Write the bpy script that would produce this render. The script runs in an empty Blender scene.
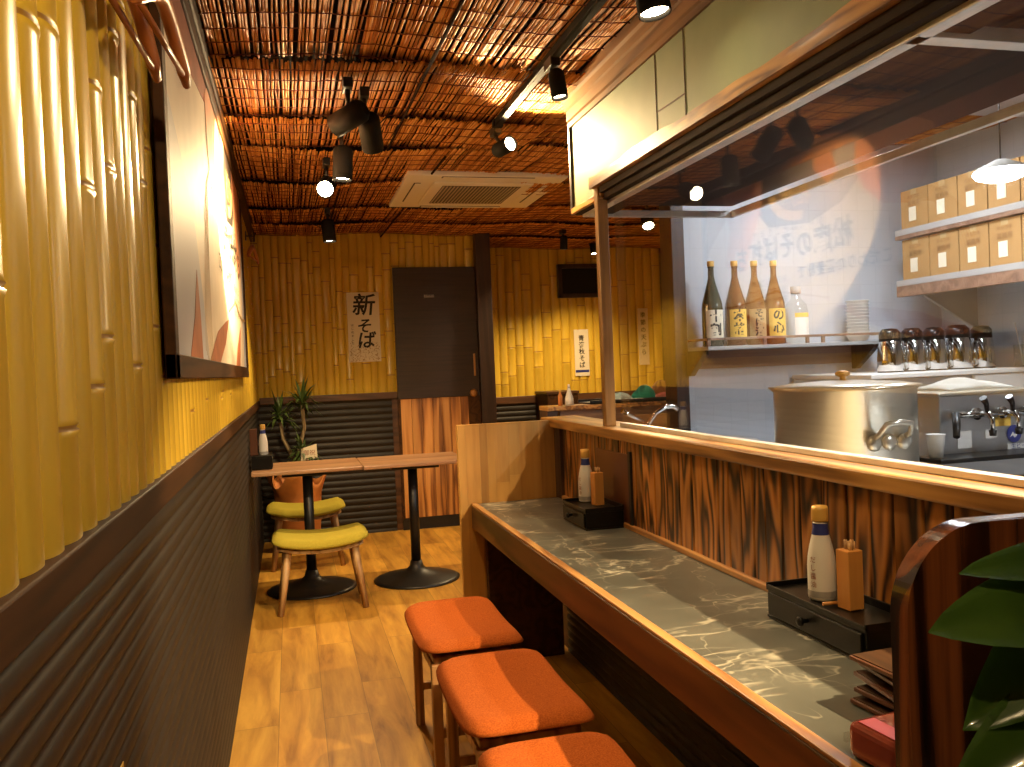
import bpy, bmesh, math, random
from mathutils import Vector, Matrix
random.seed(7)
S = bpy.context.scene
COL = S.collection
PI = math.pi

# ------------------------------------------------------------------ materials
def newmat(name):
    m = bpy.data.materials.new(name); m.use_nodes = True
    nt = m.node_tree; b = nt.nodes['Principled BSDF']
    return m, nt, b
def plain(name, col, rough=.5, metal=0., spec=.5, coat=0., trans=0., ior=1.45, alpha=1., emit=None, es=0., var=0.):
    m, nt, b = newmat(name)
    b.inputs['Base Color'].default_value = (*col, 1)
    b.inputs['Roughness'].default_value = rough
    b.inputs['Metallic'].default_value = metal
    b.inputs['Specular IOR Level'].default_value = spec
    b.inputs['Coat Weight'].default_value = coat
    b.inputs['Transmission Weight'].default_value = trans
    b.inputs['IOR'].default_value = ior
    if emit:
        b.inputs['Emission Color'].default_value = (*emit, 1); b.inputs['Emission Strength'].default_value = es
    if var:
        tc = nt.nodes.new('ShaderNodeTexCoord'); n = nt.nodes.new('ShaderNodeTexNoise')
        n.inputs['Scale'].default_value = 9; n.inputs['Detail'].default_value = 5
        nt.links.new(tc.outputs['Object'], n.inputs['Vector'])
        r = nt.nodes.new('ShaderNodeValToRGB')
        r.color_ramp.elements[0].position = .3; r.color_ramp.elements[1].position = .7
        r.color_ramp.elements[0].color = (*[c*(1-var) for c in col], 1)
        r.color_ramp.elements[1].color = (*[min(1, c*(1+var)) for c in col], 1)
        nt.links.new(n.outputs['Fac'], r.inputs['Fac']); nt.links.new(r.outputs['Color'], b.inputs['Base Color'])
    return m
def ramp(nt, stops):
    r = nt.nodes.new('ShaderNodeValToRGB'); e = r.color_ramp.elements
    e[0].position, e[0].color = stops[0][0], (*stops[0][1], 1)
    e[1].position, e[1].color = stops[-1][0], (*stops[-1][1], 1)
    for p, c in stops[1:-1]:
        q = e.new(p); q.color = (*c, 1)
    return r
def math_node(nt, op, a, b=None, c=None):
    n = nt.nodes.new('ShaderNodeMath'); n.operation = op
    for i, v in enumerate((a, b, c)):
        if v is None: continue
        if isinstance(v, (int, float)): n.inputs[i].default_value = v
        else: nt.links.new(v, n.inputs[i])
    return n.outputs[0]
def wood(name, dark, mid, light, axis=1, across=14., along=1.2, rings=7., rough=.4, island=.25, ringmix=.6, bump=.15, coat=0., spec=.5):
    """grain as contour lines of a noise stretched along one axis"""
    m, nt, b = newmat(name); L = nt.links.new
    tc = nt.nodes.new('ShaderNodeTexCoord'); mp = nt.nodes.new('ShaderNodeMapping')
    sc = [across]*3; sc[axis] = along
    mp.inputs['Scale'].default_value = sc
    L(tc.outputs['Object'], mp.inputs['Vector'])
    g = nt.nodes.new('ShaderNodeNewGeometry')
    n = nt.nodes.new('ShaderNodeTexNoise'); n.noise_dimensions = '4D'
    n.inputs['Scale'].default_value = .55; n.inputs['Detail'].default_value = 2.; n.inputs['Roughness'].default_value = .45
    L(mp.outputs['Vector'], n.inputs['Vector'])
    L(math_node(nt, 'MULTIPLY', g.outputs['Random Per Island'], 40.), n.inputs['W'])
    f = math_node(nt, 'SINE', math_node(nt, 'MULTIPLY', n.outputs['Fac'], rings*6.283))
    f = math_node(nt, 'MULTIPLY_ADD', f, .5, .5)
    n2 = nt.nodes.new('ShaderNodeTexNoise'); n2.inputs['Scale'].default_value = 5.; n2.inputs['Detail'].default_value = 6.
    L(mp.outputs['Vector'], n2.inputs['Vector'])
    f2 = math_node(nt, 'ADD', math_node(nt, 'MULTIPLY', f, ringmix), math_node(nt, 'MULTIPLY', n2.outputs['Fac'], 1-ringmix))
    r = ramp(nt, [(.12, dark), (.45, mid), (.85, light)])
    L(f2, r.inputs['Fac'])
    hs = nt.nodes.new('ShaderNodeHueSaturation')
    L(math_node(nt, 'MULTIPLY_ADD', g.outputs['Random Per Island'], island*2, 1-island), hs.inputs['Value'])
    L(r.outputs['Color'], hs.inputs['Color']); L(hs.outputs['Color'], b.inputs['Base Color'])
    b.inputs['Roughness'].default_value = rough; b.inputs['Coat Weight'].default_value = coat; b.inputs['Specular IOR Level'].default_value = spec
    b.inputs['Coat Roughness'].default_value = .15
    bp = nt.nodes.new('ShaderNodeBump'); bp.inputs['Strength'].default_value = bump; bp.inputs['Distance'].default_value = .004
    L(f2, bp.inputs['Height']); L(bp.outputs['Normal'], b.inputs['Normal'])
    return m

M = {}
def mk_floor():
    m, nt, b = newmat('floor_planks'); L = nt.links.new
    tc = nt.nodes.new('ShaderNodeTexCoord'); sp = nt.nodes.new('ShaderNodeSeparateXYZ'); cb = nt.nodes.new('ShaderNodeCombineXYZ')
    L(tc.outputs['Object'], sp.inputs[0]); L(sp.outputs['Y'], cb.inputs['X']); L(sp.outputs['X'], cb.inputs['Y'])
    br = nt.nodes.new('ShaderNodeTexBrick')
    br.inputs['Scale'].default_value = 1.; br.inputs['Brick Width'].default_value = .93; br.inputs['Row Height'].default_value = .17
    br.inputs['Mortar Size'].default_value = .0012; br.offset = .37; br.inputs['Bias'].default_value = 0
    br.inputs['Color1'].default_value = (0, 0, 0, 1); br.inputs['Color2'].default_value = (1, 1, 1, 1); br.inputs['Mortar'].default_value = (.5, .5, .5, 1)
    L(cb.outputs[0], br.inputs['Vector'])
    mp = nt.nodes.new('ShaderNodeMapping'); mp.inputs['Scale'].default_value = (11, 1.6, 1)
    L(tc.outputs['Object'], mp.inputs['Vector'])
    n = nt.nodes.new('ShaderNodeTexNoise'); n.noise_dimensions = '4D'; n.inputs['Scale'].default_value = 1.1; n.inputs['Detail'].default_value = 7; n.inputs['Roughness'].default_value = .62
    n.inputs['Distortion'].default_value = .6
    L(mp.outputs[0], n.inputs['Vector']); L(math_node(nt, 'MULTIPLY', br.outputs['Color'], 12.), n.inputs['W'])
    r = ramp(nt, [(.28, (.22, .085, .010)), (.45, (.46, .22, .030)), (.62, (.64, .34, .050)), (.8, (.74, .44, .085))])
    L(n.outputs['Fac'], r.inputs['Fac'])
    hs = nt.nodes.new('ShaderNodeHueSaturation')
    L(math_node(nt, 'MULTIPLY_ADD', br.outputs['Color'], .38, .80), hs.inputs['Value']); L(r.outputs['Color'], hs.inputs['Color'])
    mx = nt.nodes.new('ShaderNodeMixRGB'); mx.inputs['Color2'].default_value = (.10, .045, .015, 1)
    L(math_node(nt, 'MULTIPLY', br.outputs['Fac'], .7), mx.inputs['Fac']); L(hs.outputs['Color'], mx.inputs['Color1'])
    L(mx.outputs[0], b.inputs['Base Color'])
    b.inputs['Roughness'].default_value = .42
    bp = nt.nodes.new('ShaderNodeBump'); bp.inputs['Strength'].default_value = .12; bp.inputs['Distance'].default_value = .003
    L(n.outputs['Fac'], bp.inputs['Height']); L(bp.outputs['Normal'], b.inputs['Normal'])
    return m
def mk_marble():
    m, nt, b = newmat('grey_marble'); L = nt.links.new
    tc = nt.nodes.new('ShaderNodeTexCoord')
    def noise(scale, det, dist, w, rot=0, st=(1, 1, 1)):
        mp = nt.nodes.new('ShaderNodeMapping'); mp.inputs['Rotation'].default_value = (0, 0, rot); mp.inputs['Scale'].default_value = st
        L(tc.outputs['Object'], mp.inputs['Vector'])
        n = nt.nodes.new('ShaderNodeTexNoise'); n.noise_dimensions = '4D'; n.inputs['W'].default_value = w
        n.inputs['Scale'].default_value = scale; n.inputs['Detail'].default_value = det; n.inputs['Distortion'].default_value = dist
        L(mp.outputs[0], n.inputs['Vector']); return n.outputs['Fac']
    def vein(scale, w, rot, width, gs, st, lo=.48):
        a = math_node(nt, 'ABSOLUTE', math_node(nt, 'SUBTRACT', noise(scale, 3, .25, w, rot, st), .5))
        v = nt.nodes.new('ShaderNodeMapRange'); v.inputs[1].default_value = 0; v.inputs[2].default_value = width
        v.inputs[3].default_value = 1; v.inputs[4].default_value = 0; L(a, v.inputs[0])
        g = nt.nodes.new('ShaderNodeMapRange'); g.inputs[1].default_value = lo; g.inputs[2].default_value = lo+.12
        L(noise(gs, 2, 0, w+5), g.inputs[0])
        return math_node(nt, 'MULTIPLY', v.outputs[0], g.outputs[0])
    v1 = vein(2.2, 1, .9, .012, 3.5, (1, 2.6, 1)); v2 = vein(3.0, 7, -.5, .014, 3, (1, 3., 1)); v3 = vein(5.5, 13, .3, .012, 5, (1.8, 1, 1), .46)
    v = math_node(nt, 'MINIMUM', math_node(nt, 'ADD', math_node(nt, 'ADD', v1, v2), math_node(nt, 'MULTIPLY', v3, .7)), 1.)
    r = ramp(nt, [(.3, (.060, .063, .056)), (.55, (.100, .104, .092)), (.75, (.16, .165, .145))])
    L(noise(4, 5, .5, 3), r.inputs['Fac'])
    mx = nt.nodes.new('ShaderNodeMixRGB'); mx.inputs['Color2'].default_value = (.62, .58, .47, 1)
    L(math_node(nt, 'MULTIPLY', v, .7), mx.inputs['Fac']); L(r.outputs['Color'], mx.inputs['Color1']); L(mx.outputs[0], b.inputs['Base Color'])
    b.inputs['Roughness'].default_value = .3
    return m
def mk_reed():
    m, nt, b = newmat('dried_reed'); L = nt.links.new
    g = nt.nodes.new('ShaderNodeNewGeometry'); tc = nt.nodes.new('ShaderNodeTexCoord')
    mp = nt.nodes.new('ShaderNodeMapping'); mp.inputs['Scale'].default_value = (60, 5, 60); L(tc.outputs['Object'], mp.inputs['Vector'])
    n = nt.nodes.new('ShaderNodeTexNoise'); n.inputs['Scale'].default_value = 1; L(mp.outputs[0], n.inputs['Vector'])
    f = math_node(nt, 'ADD', math_node(nt, 'MULTIPLY', g.outputs['Random Per Island'], .6), math_node(nt, 'MULTIPLY', n.outputs['Fac'], .5))
    r = ramp(nt, [(.1, (.15, .048, .009)), (.5, (.50, .185, .036)), (.9, (.76, .38, .10))])
    L(f, r.inputs['Fac']); L(r.outputs['Color'], b.inputs['Base Color']); b.inputs['Roughness'].default_value = .6; b.inputs['Specular IOR Level'].default_value = .12; b.inputs['Specular Tint'].default_value = (1, .6, .25, 1)
    return m
def mk_glass(name, tint=(1, 1, 1), base=.045, rough=0.):
    """clear pane: mirror reflection by Schlick's law mixed over a clear film"""
    m = bpy.data.materials.new(name); m.use_nodes = True; nt = m.node_tree; L = nt.links.new
    for n in list(nt.nodes): nt.nodes.remove(n)
    o = nt.nodes.new('ShaderNodeOutputMaterial'); mx = nt.nodes.new('ShaderNodeMixShader')
    t = nt.nodes.new('ShaderNodeBsdfTransparent'); t.inputs[0].default_value = (*tint, 1)
    g = nt.nodes.new('ShaderNodeBsdfGlossy'); g.inputs['Roughness'].default_value = rough
    lw = nt.nodes.new('ShaderNodeLayerWeight'); lw.inputs['Blend'].default_value = .5
    p = math_node(nt, 'POWER', lw.outputs['Facing'], 5.)
    L(math_node(nt, 'MULTIPLY_ADD', p, 1-base, base), mx.inputs[0])
    L(t.outputs[0], mx.inputs[1]); L(g.outputs[0], mx.inputs[2]); L(mx.outputs[0], o.inputs[0])
    return m
def mk_tile():
    m, nt, b = newmat('kitchen_panel'); L = nt.links.new
    tc = nt.nodes.new('ShaderNodeTexCoord'); sp = nt.nodes.new('ShaderNodeSeparateXYZ'); cb = nt.nodes.new('ShaderNodeCombineXYZ')
    L(tc.outputs['Object'], sp.inputs[0])
    L(math_node(nt, 'ADD', sp.outputs['X'], sp.outputs['Y']), cb.inputs['X']); L(sp.outputs['Z'], cb.inputs['Y'])
    br = nt.nodes.new('ShaderNodeTexBrick'); br.inputs['Scale'].default_value = 1; br.inputs['Brick Width'].default_value = .1; br.inputs['Row Height'].default_value = .1
    br.inputs['Mortar Size'].default_value = .0015; br.offset = 0
    br.inputs['Color1'].default_value = (.47, .50, .55, 1); br.inputs['Color2'].default_value = (.50, .53, .58, 1); br.inputs['Mortar'].default_value = (.43, .46, .51, 1)
    L(cb.outputs[0], br.inputs['Vector']); L(br.outputs['Color'], b.inputs['Base Color']); b.inputs['Roughness'].default_value = .45
    return m
def mk_fabric(name, c1, c2):
    m, nt, b = newmat(name); L = nt.links.new
    tc = nt.nodes.new('ShaderNodeTexCoord'); n = nt.nodes.new('ShaderNodeTexNoise'); n.inputs['Scale'].default_value = 260; n.inputs['Detail'].default_value = 3
    L(tc.outputs['Object'], n.inputs['Vector'])
    r = ramp(nt, [(.35, c1), (.65, c2)]); L(n.outputs['Fac'], r.inputs['Fac']); L(r.outputs['Color'], b.inputs['Base Color'])
    b.inputs['Roughness'].default_value = .95; b.inputs['Specular IOR Level'].default_value = .15
    bp = nt.nodes.new('ShaderNodeBump'); bp.inputs['Strength'].default_value = .25; bp.inputs['Distance'].default_value = .002
    L(n.outputs['Fac'], bp.inputs['Height']); L(bp.outputs['Normal'], b.inputs['Normal'])
    return m
def mk_bamboo():
    m, nt, b = newmat('yellow_bamboo'); L = nt.links.new
    tc = nt.nodes.new('ShaderNodeTexCoord'); mp = nt.nodes.new('ShaderNodeMapping'); mp.inputs['Scale'].default_value = (20, 20, 1.5); L(tc.outputs['Object'], mp.inputs['Vector'])
    n = nt.nodes.new('ShaderNodeTexNoise'); n.inputs['Scale'].default_value = 1; n.inputs['Detail'].default_value = 4; L(mp.outputs[0], n.inputs['Vector'])
    r = ramp(nt, [(.3, (.54, .35, .035)), (.7, (.68, .46, .052))]); L(n.outputs['Fac'], r.inputs['Fac'])
    L(r.outputs['Color'], b.inputs['Base Color']); b.inputs['Roughness'].default_value = .26; b.inputs['Specular IOR Level'].default_value = .5
    return m
M['bamboo'] = mk_bamboo()
M['bamboo_node'] = plain('bamboo_joint', (.30, .15, .02), .35)
M['wain'] = plain('black_corrugated', (.020, .016, .013), .5, spec=.35, var=.2)
M['trimwood'] = wood('brown_trim', (.016, .006, .002), (.042, .016, .004), (.065, .025, .007), axis=1, rough=.6, spec=.2, ringmix=.4)
M['trimwood_x'] = wood('brown_trim_wide', (.03, .012, .005), (.07, .028, .01), (.11, .045, .016), axis=0, rough=.45, ringmix=.4)
M['darkpost'] = wood('dark_post', (.014, .006, .004), (.028, .013, .008), (.045, .02, .012), axis=2, rough=.45, ringmix=.4)
M['doorwood'] = wood('dark_door', (.012, .006, .003), (.024, .011, .006), (.035, .016, .008), axis=0, across=30, rough=.5, ringmix=.3)
M['floor'] = mk_floor()
M['marble'] = mk_marble()
M['reed'] = mk_reed()
M['thread'] = plain('red_brown_thread', (.16, .035, .01), .8)
M['ceilback'] = plain('ceiling_board', (.015, .007, .004), .95, spec=.05)
M['glass'] = mk_glass('window_pane', base=.08)
M['bottleglass'] = mk_glass('clear_bottle_glass', (.93, .95, .94), .06)
M['amber'] = plain('amber_glass', (.28, .10, .02), .08, trans=.35, coat=.5)
M['darkgreen'] = plain('dark_green_glass', (.045, .05, .03), .1, coat=.6)
M['brownglass'] = plain('brown_glass', (.16, .05, .015), .08, trans=.2, coat=.6)
M['tile'] = mk_tile()
M['white'] = plain('white_plastic', (.72, .70, .66), .4)
M['acwhite'] = plain('air_conditioner_cream', (.78, .72, .60), .45)
M['acgrille'] = plain('air_conditioner_grille', (.42, .34, .24), .6)
M['acslot'] = plain('air_conditioner_slot', (.06, .045, .03), .6)
M['black'] = plain('black_metal', (.012, .011, .010), .4)
M['blackgloss'] = plain('black_lacquer', (.004, .0035, .003), .32, spec=.3, coat=.1)
M['steel'] = plain('stainless_steel', (.72, .66, .54), .28, metal=.85, var=.06)
M['steelrough'] = plain('brushed_steel', (.55, .54, .52), .38, metal=1, var=.08)
M['chrome'] = plain('polished_chrome', (.75, .74, .72), .08, metal=1)
M['alu'] = plain('aluminium_channel', (.66, .66, .66), .35, metal=.6, var=.15)
M['ledge'] = wood('honey_ledge', (.11, .042, .009), (.31, .145, .034), (.46, .24, .065), axis=1, across=24, along=1.2, rings=6, rough=.36, coat=.25)
M['header'] = wood('golden_header', (.13, .045, .008), (.48, .23, .05), (.68, .38, .11), axis=1, across=26, along=3.2, rings=5, rough=.36, coat=.2)
M['postwood'] = wood('post_wood', (.10, .045, .012), (.24, .12, .035), (.34, .18, .055), axis=2, across=16, along=.8, rings=3, rough=.35, ringmix=.35, coat=.2)
M['headerdark'] = wood('dark_header', (.012, .006, .003), (.028, .012, .005), (.045, .02, .008), axis=1, rough=.4)
M['panelwood'] = wood('pale_panel', (.28, .125, .022), (.44, .22, .045), (.54, .29, .065), axis=2, across=9, along=.9, rings=3, rough=.45, ringmix=.45, island=.16)
M['plank'] = wood('charred_cedar', (.010, .004, .002), (.24, .088, .016), (.42, .175, .038), axis=2, across=15, along=2.4, rings=10, rough=.34, island=.35, ringmix=.72, bump=.4, coat=.15)
M['doorplank'] = wood('red_cedar', (.12, .04, .012), (.50, .21, .055), (.66, .33, .10), axis=2, across=15, along=.9, rings=5, rough=.45, island=.25, ringmix=.6)
M['apron'] = wood('counter_apron', (.018, .007, .002), (.07, .028, .006), (.12, .050, .011), axis=1, across=13, along=1.5, rings=4, rough=.4)
M['edge'] = wood('counter_edge', (.20, .08, .02), (.36, .17, .045), (.46, .24, .07), axis=1, rough=.4)
M['legwood'] = wood('beech_leg', (.30, .15, .055), (.48, .27, .10), (.58, .35, .15), axis=2, across=20, rough=.45)
M['stoolleg'] = wood('stool_leg', (.22, .10, .035), (.42, .21, .08), (.55, .30, .12), axis=2, across=20, rough=.45)
M['tabletop'] = wood('walnut_top', (.18, .085, .04), (.33, .17, .085), (.44, .25, .13), axis=0, across=22, along=1.4, rings=4, rough=.34, ringmix=.5)
M['orange'] = mk_fabric('rust_orange_fabric', (.34, .070, .009), (.50, .120, .018))
M['lime'] = mk_fabric('olive_green_fabric', (.33, .27, .03), (.45, .37, .05))
M['soffit'] = plain('green_board', (.19, .235, .11), .6, var=.06)
M['moulding'] = wood('crown_moulding', (.12, .055, .018), (.24, .12, .045), (.34, .19, .08), axis=1, rough=.4)
M['paper'] = plain('cream_paper', (.72, .64, .48), .7)
M['ink'] = plain('black_ink', (.012, .010, .010), .7)
M['lamp'] = plain('lit_lamp', (1, 1, 1), .5, emit=(1, .80, .50), es=60)
M['coollamp'] = plain('lit_white_lamp', (1, 1, 1), .5, emit=(.80, .92, 1), es=22)
M['leaf'] = plain('glossy_leaf', (.040, .085, .012), .25, var=.3, coat=.3)
M['leafpale'] = plain('pale_leaf', (.20, .26, .04), .3, var=.2)
M['leafdark'] = plain('dracaena_leaf', (.08, .13, .03), .4, var=.3)
M['bark'] = plain('pale_bark', (.26, .19, .10), .8, var=.25)
M['orangepaper'] = plain('orange_wrapping_paper', (.55, .20, .05), .6, var=.2)
M['redpaper'] = plain('red_wrapping_paper', (.55, .05, .02), .5)
M['capyellow'] = plain('ochre_cap', (.62, .36, .08), .4)
M['bluelabel'] = plain('navy_label', (.03, .04, .20), .4)
M['toothbox'] = wood('orange_wood_box', (.42, .16, .03), (.55, .23, .05), (.62, .29, .07), axis=2, rough=.4, ringmix=.3)
M['card'] = plain('corrugated_card', (.36, .20, .07), .8, var=.08)
M['cardprint'] = plain('card_print', (.22, .11, .04), .8)
M['yellowlabel'] = plain('yellow_label', (.75, .48, .08), .6)
M['menured'] = plain('clear_red_packet', (.26, .05, .03), .12, coat=.8, var=.3)
M['brownmenu'] = plain('brown_leather_cover', (.10, .035, .016), .35, coat=.2)
M['divider'] = wood('glossy_divider', (.004, .0015, .001), (.022, .006, .002), (.17, .048, .011), axis=2, across=26, along=1, rings=4, rough=.2, coat=.7, bump=.03)
M['hanger'] = wood('hanger_wood', (.18, .05, .012), (.32, .10, .025), (.42, .15, .04), axis=1, rough=.35)
M['brownwood'] = wood('shelf_brown', (.10, .05, .03), (.20, .11, .07), (.27, .16, .10), axis=0, rough=.5, ringmix=.4)
M['grey'] = plain('grey_shelf', (.34, .33, .32), .5)
M['gold'] = plain('gold_print', (.50, .33, .12), .6)
M['darkprint'] = plain('dark_print', (.035, .025, .02), .6)
M['skin'] = plain('skin_print', (.55, .23, .11), .6, var=.15)
M['redbrown'] = plain('red_brown_print', (.28, .07, .035), .6, var=.2)
M['doughprint'] = plain('dough_print', (.66, .57, .44), .6, var=.06)
M['stalk'] = plain('stalk_print', (.36, .12, .05), .6, var=.2)
M['noodle'] = plain('noodle_print', (.40, .27, .12), .6)
M['blueprint'] = plain('grey_blue_print', (.42, .42, .46), .6)
M['teal'] = plain('teal_towel', (.02, .28, .24), .9)
M['paleblue'] = plain('pale_blue_towel', (.35, .50, .58), .9)
M['pink'] = plain('pink_cloth', (.62, .20, .16), .9)
M['basket'] = plain('brown_basket', (.30, .15, .06), .8, var=.3)
M['darkmatte'] = plain('dark_stain', (.018, .009, .005), .7, spec=.2)
M['trackblack'] = plain('matte_black_track', (.010, .009, .008), .7, spec=.15)
M['ventblack'] = plain('vent_black', (.006, .006, .006), .8)
M['plaster'] = plain('white_plaster', (.62, .60, .58), .7)
M['soil'] = plain('potting_soil', (.03, .018, .01), .9)
M['brass'] = plain('brass_knob', (.45, .22, .07), .35, metal=.6)
M['pouch'] = plain('white_cloth', (.72, .70, .64), .9)

# ------------------------------------------------------------------ geometry helpers
class MB:
    def __init__(s): s.bm = bmesh.new()
    def box(s, x0, x1, y0, y1, z0, z1, bev=0., seg=2, mi=0, mat=None):
        r = bmesh.ops.create_cube(s.bm, size=1.)
        vs = r['verts']
        for v in vs:
            v.co = Vector(((x0+x1)/2 + v.co.x*(x1-x0), (y0+y1)/2 + v.co.y*(y1-y0), (z0+z1)/2 + v.co.z*(z1-z0)))
        fs = {f for v in vs for f in v.link_faces}
        for f in fs: f.material_index = mi
        if mat is not None: bmesh.ops.transform(s.bm, matrix=mat, verts=vs)
        if bev > 0:
            es = list({e for v in vs for e in v.link_edges})
            bmesh.ops.bevel(s.bm, geom=es, offset=bev, segments=seg, profile=.5, affect='EDGES')
        return s
    def tube(s, pts, radii, n=12, cap=True, mi=0, flat=None):
        pts = [Vector(p) for p in pts]
        if isinstance(radii, (int, float)): radii = [radii]*len(pts)
        rings = []; up = None
        for i, p in enumerate(pts):
            d = (pts[min(i+1, len(pts)-1)] - pts[max(i-1, 0)]).normalized()
            if up is None:
                a = Vector((0, 0, 1)) if abs(d.z) < .9 else Vector((1, 0, 0))
                up = a.cross(d).normalized()
            else:
                up = (up - d*up.dot(d)).normalized()
            w = d.cross(up)
            rr = radii[i]; fl = flat if flat else 1.
            rings.append([s.bm.verts.new(p + (up*math.cos(2*PI*k/n) + w*math.sin(2*PI*k/n)*fl)*rr) for k in range(n)])
        for a, b in zip(rings, rings[1:]):
            for k in range(n):
                f = s.bm.faces.new((a[k], a[(k+1) % n], b[(k+1) % n], b[k])); f.smooth = True; f.material_index = mi
        if cap:
            f = s.bm.faces.new(list(reversed(rings[0]))); f.material_index = mi
            f = s.bm.faces.new(rings[-1]); f.material_index = mi
        return s
    def lathe(s, prof, c=(0, 0, 0), n=28, mi=0, mat=None, cap=True):
        rings = []; new = []
        for r, z in prof:
            ring = [s.bm.verts.new((c[0]+max(r, 1e-4)*math.cos(2*PI*k/n), c[1]+max(r, 1e-4)*math.sin(2*PI*k/n), c[2]+z)) for k in range(n)]
            rings.append(ring); new += ring
        for a, b in zip(rings, rings[1:]):
            for k in range(n):
                f = s.bm.faces.new((a[k], a[(k+1) % n], b[(k+1) % n], b[k])); f.smooth = True; f.material_index = mi
        if cap:
            s.bm.faces.new(list(reversed(rings[0]))).material_index = mi
            s.bm.faces.new(rings[-1]).material_index = mi
        if mat is not None: bmesh.ops.transform(s.bm, matrix=mat, verts=new)
        return s
    def prism(s, poly, fn, d0, d1, mi=0, smooth=False):
        """poly: list of (u, v); fn(u, v, d) gives the point; extruded from d0 to d1"""
        a = [s.bm.verts.new(fn(u, v, d0)) for u, v in poly]; b = [s.bm.verts.new(fn(u, v, d1)) for u, v in poly]
        n = len(poly)
        fs = [s.bm.faces.new(list(reversed(a))), s.bm.faces.new(b)]
        for k in range(n):
            f = s.bm.faces.new((a[k], a[(k+1) % n], b[(k+1) % n], b[k])); f.smooth = smooth; fs.append(f)
        for f in fs: f.material_index = mi
        return s
    def grid(s, fn, nu, nv, smooth=True, mi=0):
        vs = [[s.bm.verts.new(fn(i/nu, j/nv)) for j in range(nv+1)] for i in range(nu+1)]
        for i in range(nu):
            for j in range(nv):
                f = s.bm.faces.new((vs[i][j], vs[i+1][j], vs[i+1][j+1], vs[i][j+1])); f.smooth = smooth; f.material_index = mi
        return vs
    def xf(s, mat):
        bmesh.ops.transform(s.bm, matrix=mat, verts=s.bm.verts); return s
    def build(s, name, mats, parent=None, loc=None, norm=True):
        if norm: bmesh.ops.recalc_face_normals(s.bm, faces=s.bm.faces)
        me = bpy.data.meshes.new(name); s.bm.to_mesh(me); s.bm.free()
        if not isinstance(mats, (list, tuple)): mats = [mats]
        for m in mats: me.materials.append(M[m] if isinstance(m, str) else m)
        o = bpy.data.objects.new(name, me); COL.objects.link(o)
        if parent is not None: o.parent = parent
        if loc is not None: o.location = loc
        return o
def tag(o, label, cat, group=None, kind=None):
    o['label'] = label; o['category'] = cat
    if group: o['group'] = group
    if kind: o['kind'] = kind
    return o
def thing(name, label, cat, loc, rz=0., group=None):
    o = bpy.data.objects.new(name, None); COL.objects.link(o); o.location = loc; o.rotation_euler = (0, 0, rz)
    o.empty_display_size = .05
    return tag(o, label, cat, group)
def struct(o):
    o['kind'] = 'structure'; return o
def dup(root, loc, label, rz=None, group=None, scale=None):
    def cp(o, par):
        c = o.copy(); COL.objects.link(c); c.parent = par
        for ch in list(o.children): cp(ch, c)
        return c
    c = cp(root, None); c.location = loc
    if rz is not None: c.rotation_euler = (0, 0, rz)
    if scale: c.scale = scale
    c['label'] = label
    if group: c['group'] = group
    return c
LW = lambda u, v, d: Vector((d, u, v))          # left wall: u along Y, v up, d out of the wall
BW = lambda u, v, d: Vector((u, -d, v))         # wall facing the viewer: u along X
UP = lambda u, v, d: Vector((u, v, d))
def mirrored(fn, o):
    return lambda u, v, d: fn(u, v, d) + Vector(o)
def text_bm(mb, s, size, fn, u, v, d, thick=.0012, align='CENTER', bold=0., mi=0, shear=0.):
    c = bpy.data.curves.new('t', 'FONT'); c.body = s; c.size = size; c.align_x = align; c.align_y = 'CENTER'
    c.offset = bold; c.resolution_u = 3; c.shear = shear
    o = bpy.data.objects.new('t', c); COL.objects.link(o)
    dg = bpy.context.evaluated_depsgraph_get(); dg.update()
    me = bpy.data.meshes.new_from_object(o.evaluated_get(dg))
    vs = [mb.bm.verts.new(fn(u+p.co.x, v+p.co.y, d)) for p in me.vertices]
    for p in me.polygons:
        try:
            f = mb.bm.faces.new([vs[i] for i in p.vertices]); f.material_index = mi
        except ValueError: pass
    bpy.data.objects.remove(o); bpy.data.curves.remove(c); bpy.data.meshes.remove(me)

# ------------------------------------------------------------------ the room
CEIL = 2.48; YB = 7.18; YR = 8.05; XR = 3.96; XK = 3.80
struct(MB().box(-.1, 4.1, -2.5, 8.2, -.05, 0).build('floor', 'floor'))
struct(MB().box(-.1, 4.1, -2.5, 8.2, 2.51, 2.56).build('ceiling', 'ceilback'))
wl = struct(MB().box(-.1, -.012, -2.5, YB+.1, 0, 2.51).build('wall_left', 'trimwood'))
wb = struct(MB().box(-.1, 1.96, YB+.012, YB+.1, 0, 2.51).build('wall_back', 'trimwood_x'))
wr = struct(MB().box(1.86, 4.1, YR+.012, YR+.1, 0, 2.51).build('wall_recess', 'trimwood_x'))
ws = struct(MB().box(XR+.012, XR+.1, -2.5, YR+.1, 0, 2.51).build('wall_right', 'trimwood'))
struct(MB().box(1.88, 1.96, YB, YR+.1, 0, 2.51).build('wall_recess_side', 'trimwood'))
struct(MB().box(-.1, 4.1, -2.6, -2.5, 0, 2.51).build('wall_rear', 'doorwood'))

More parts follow.
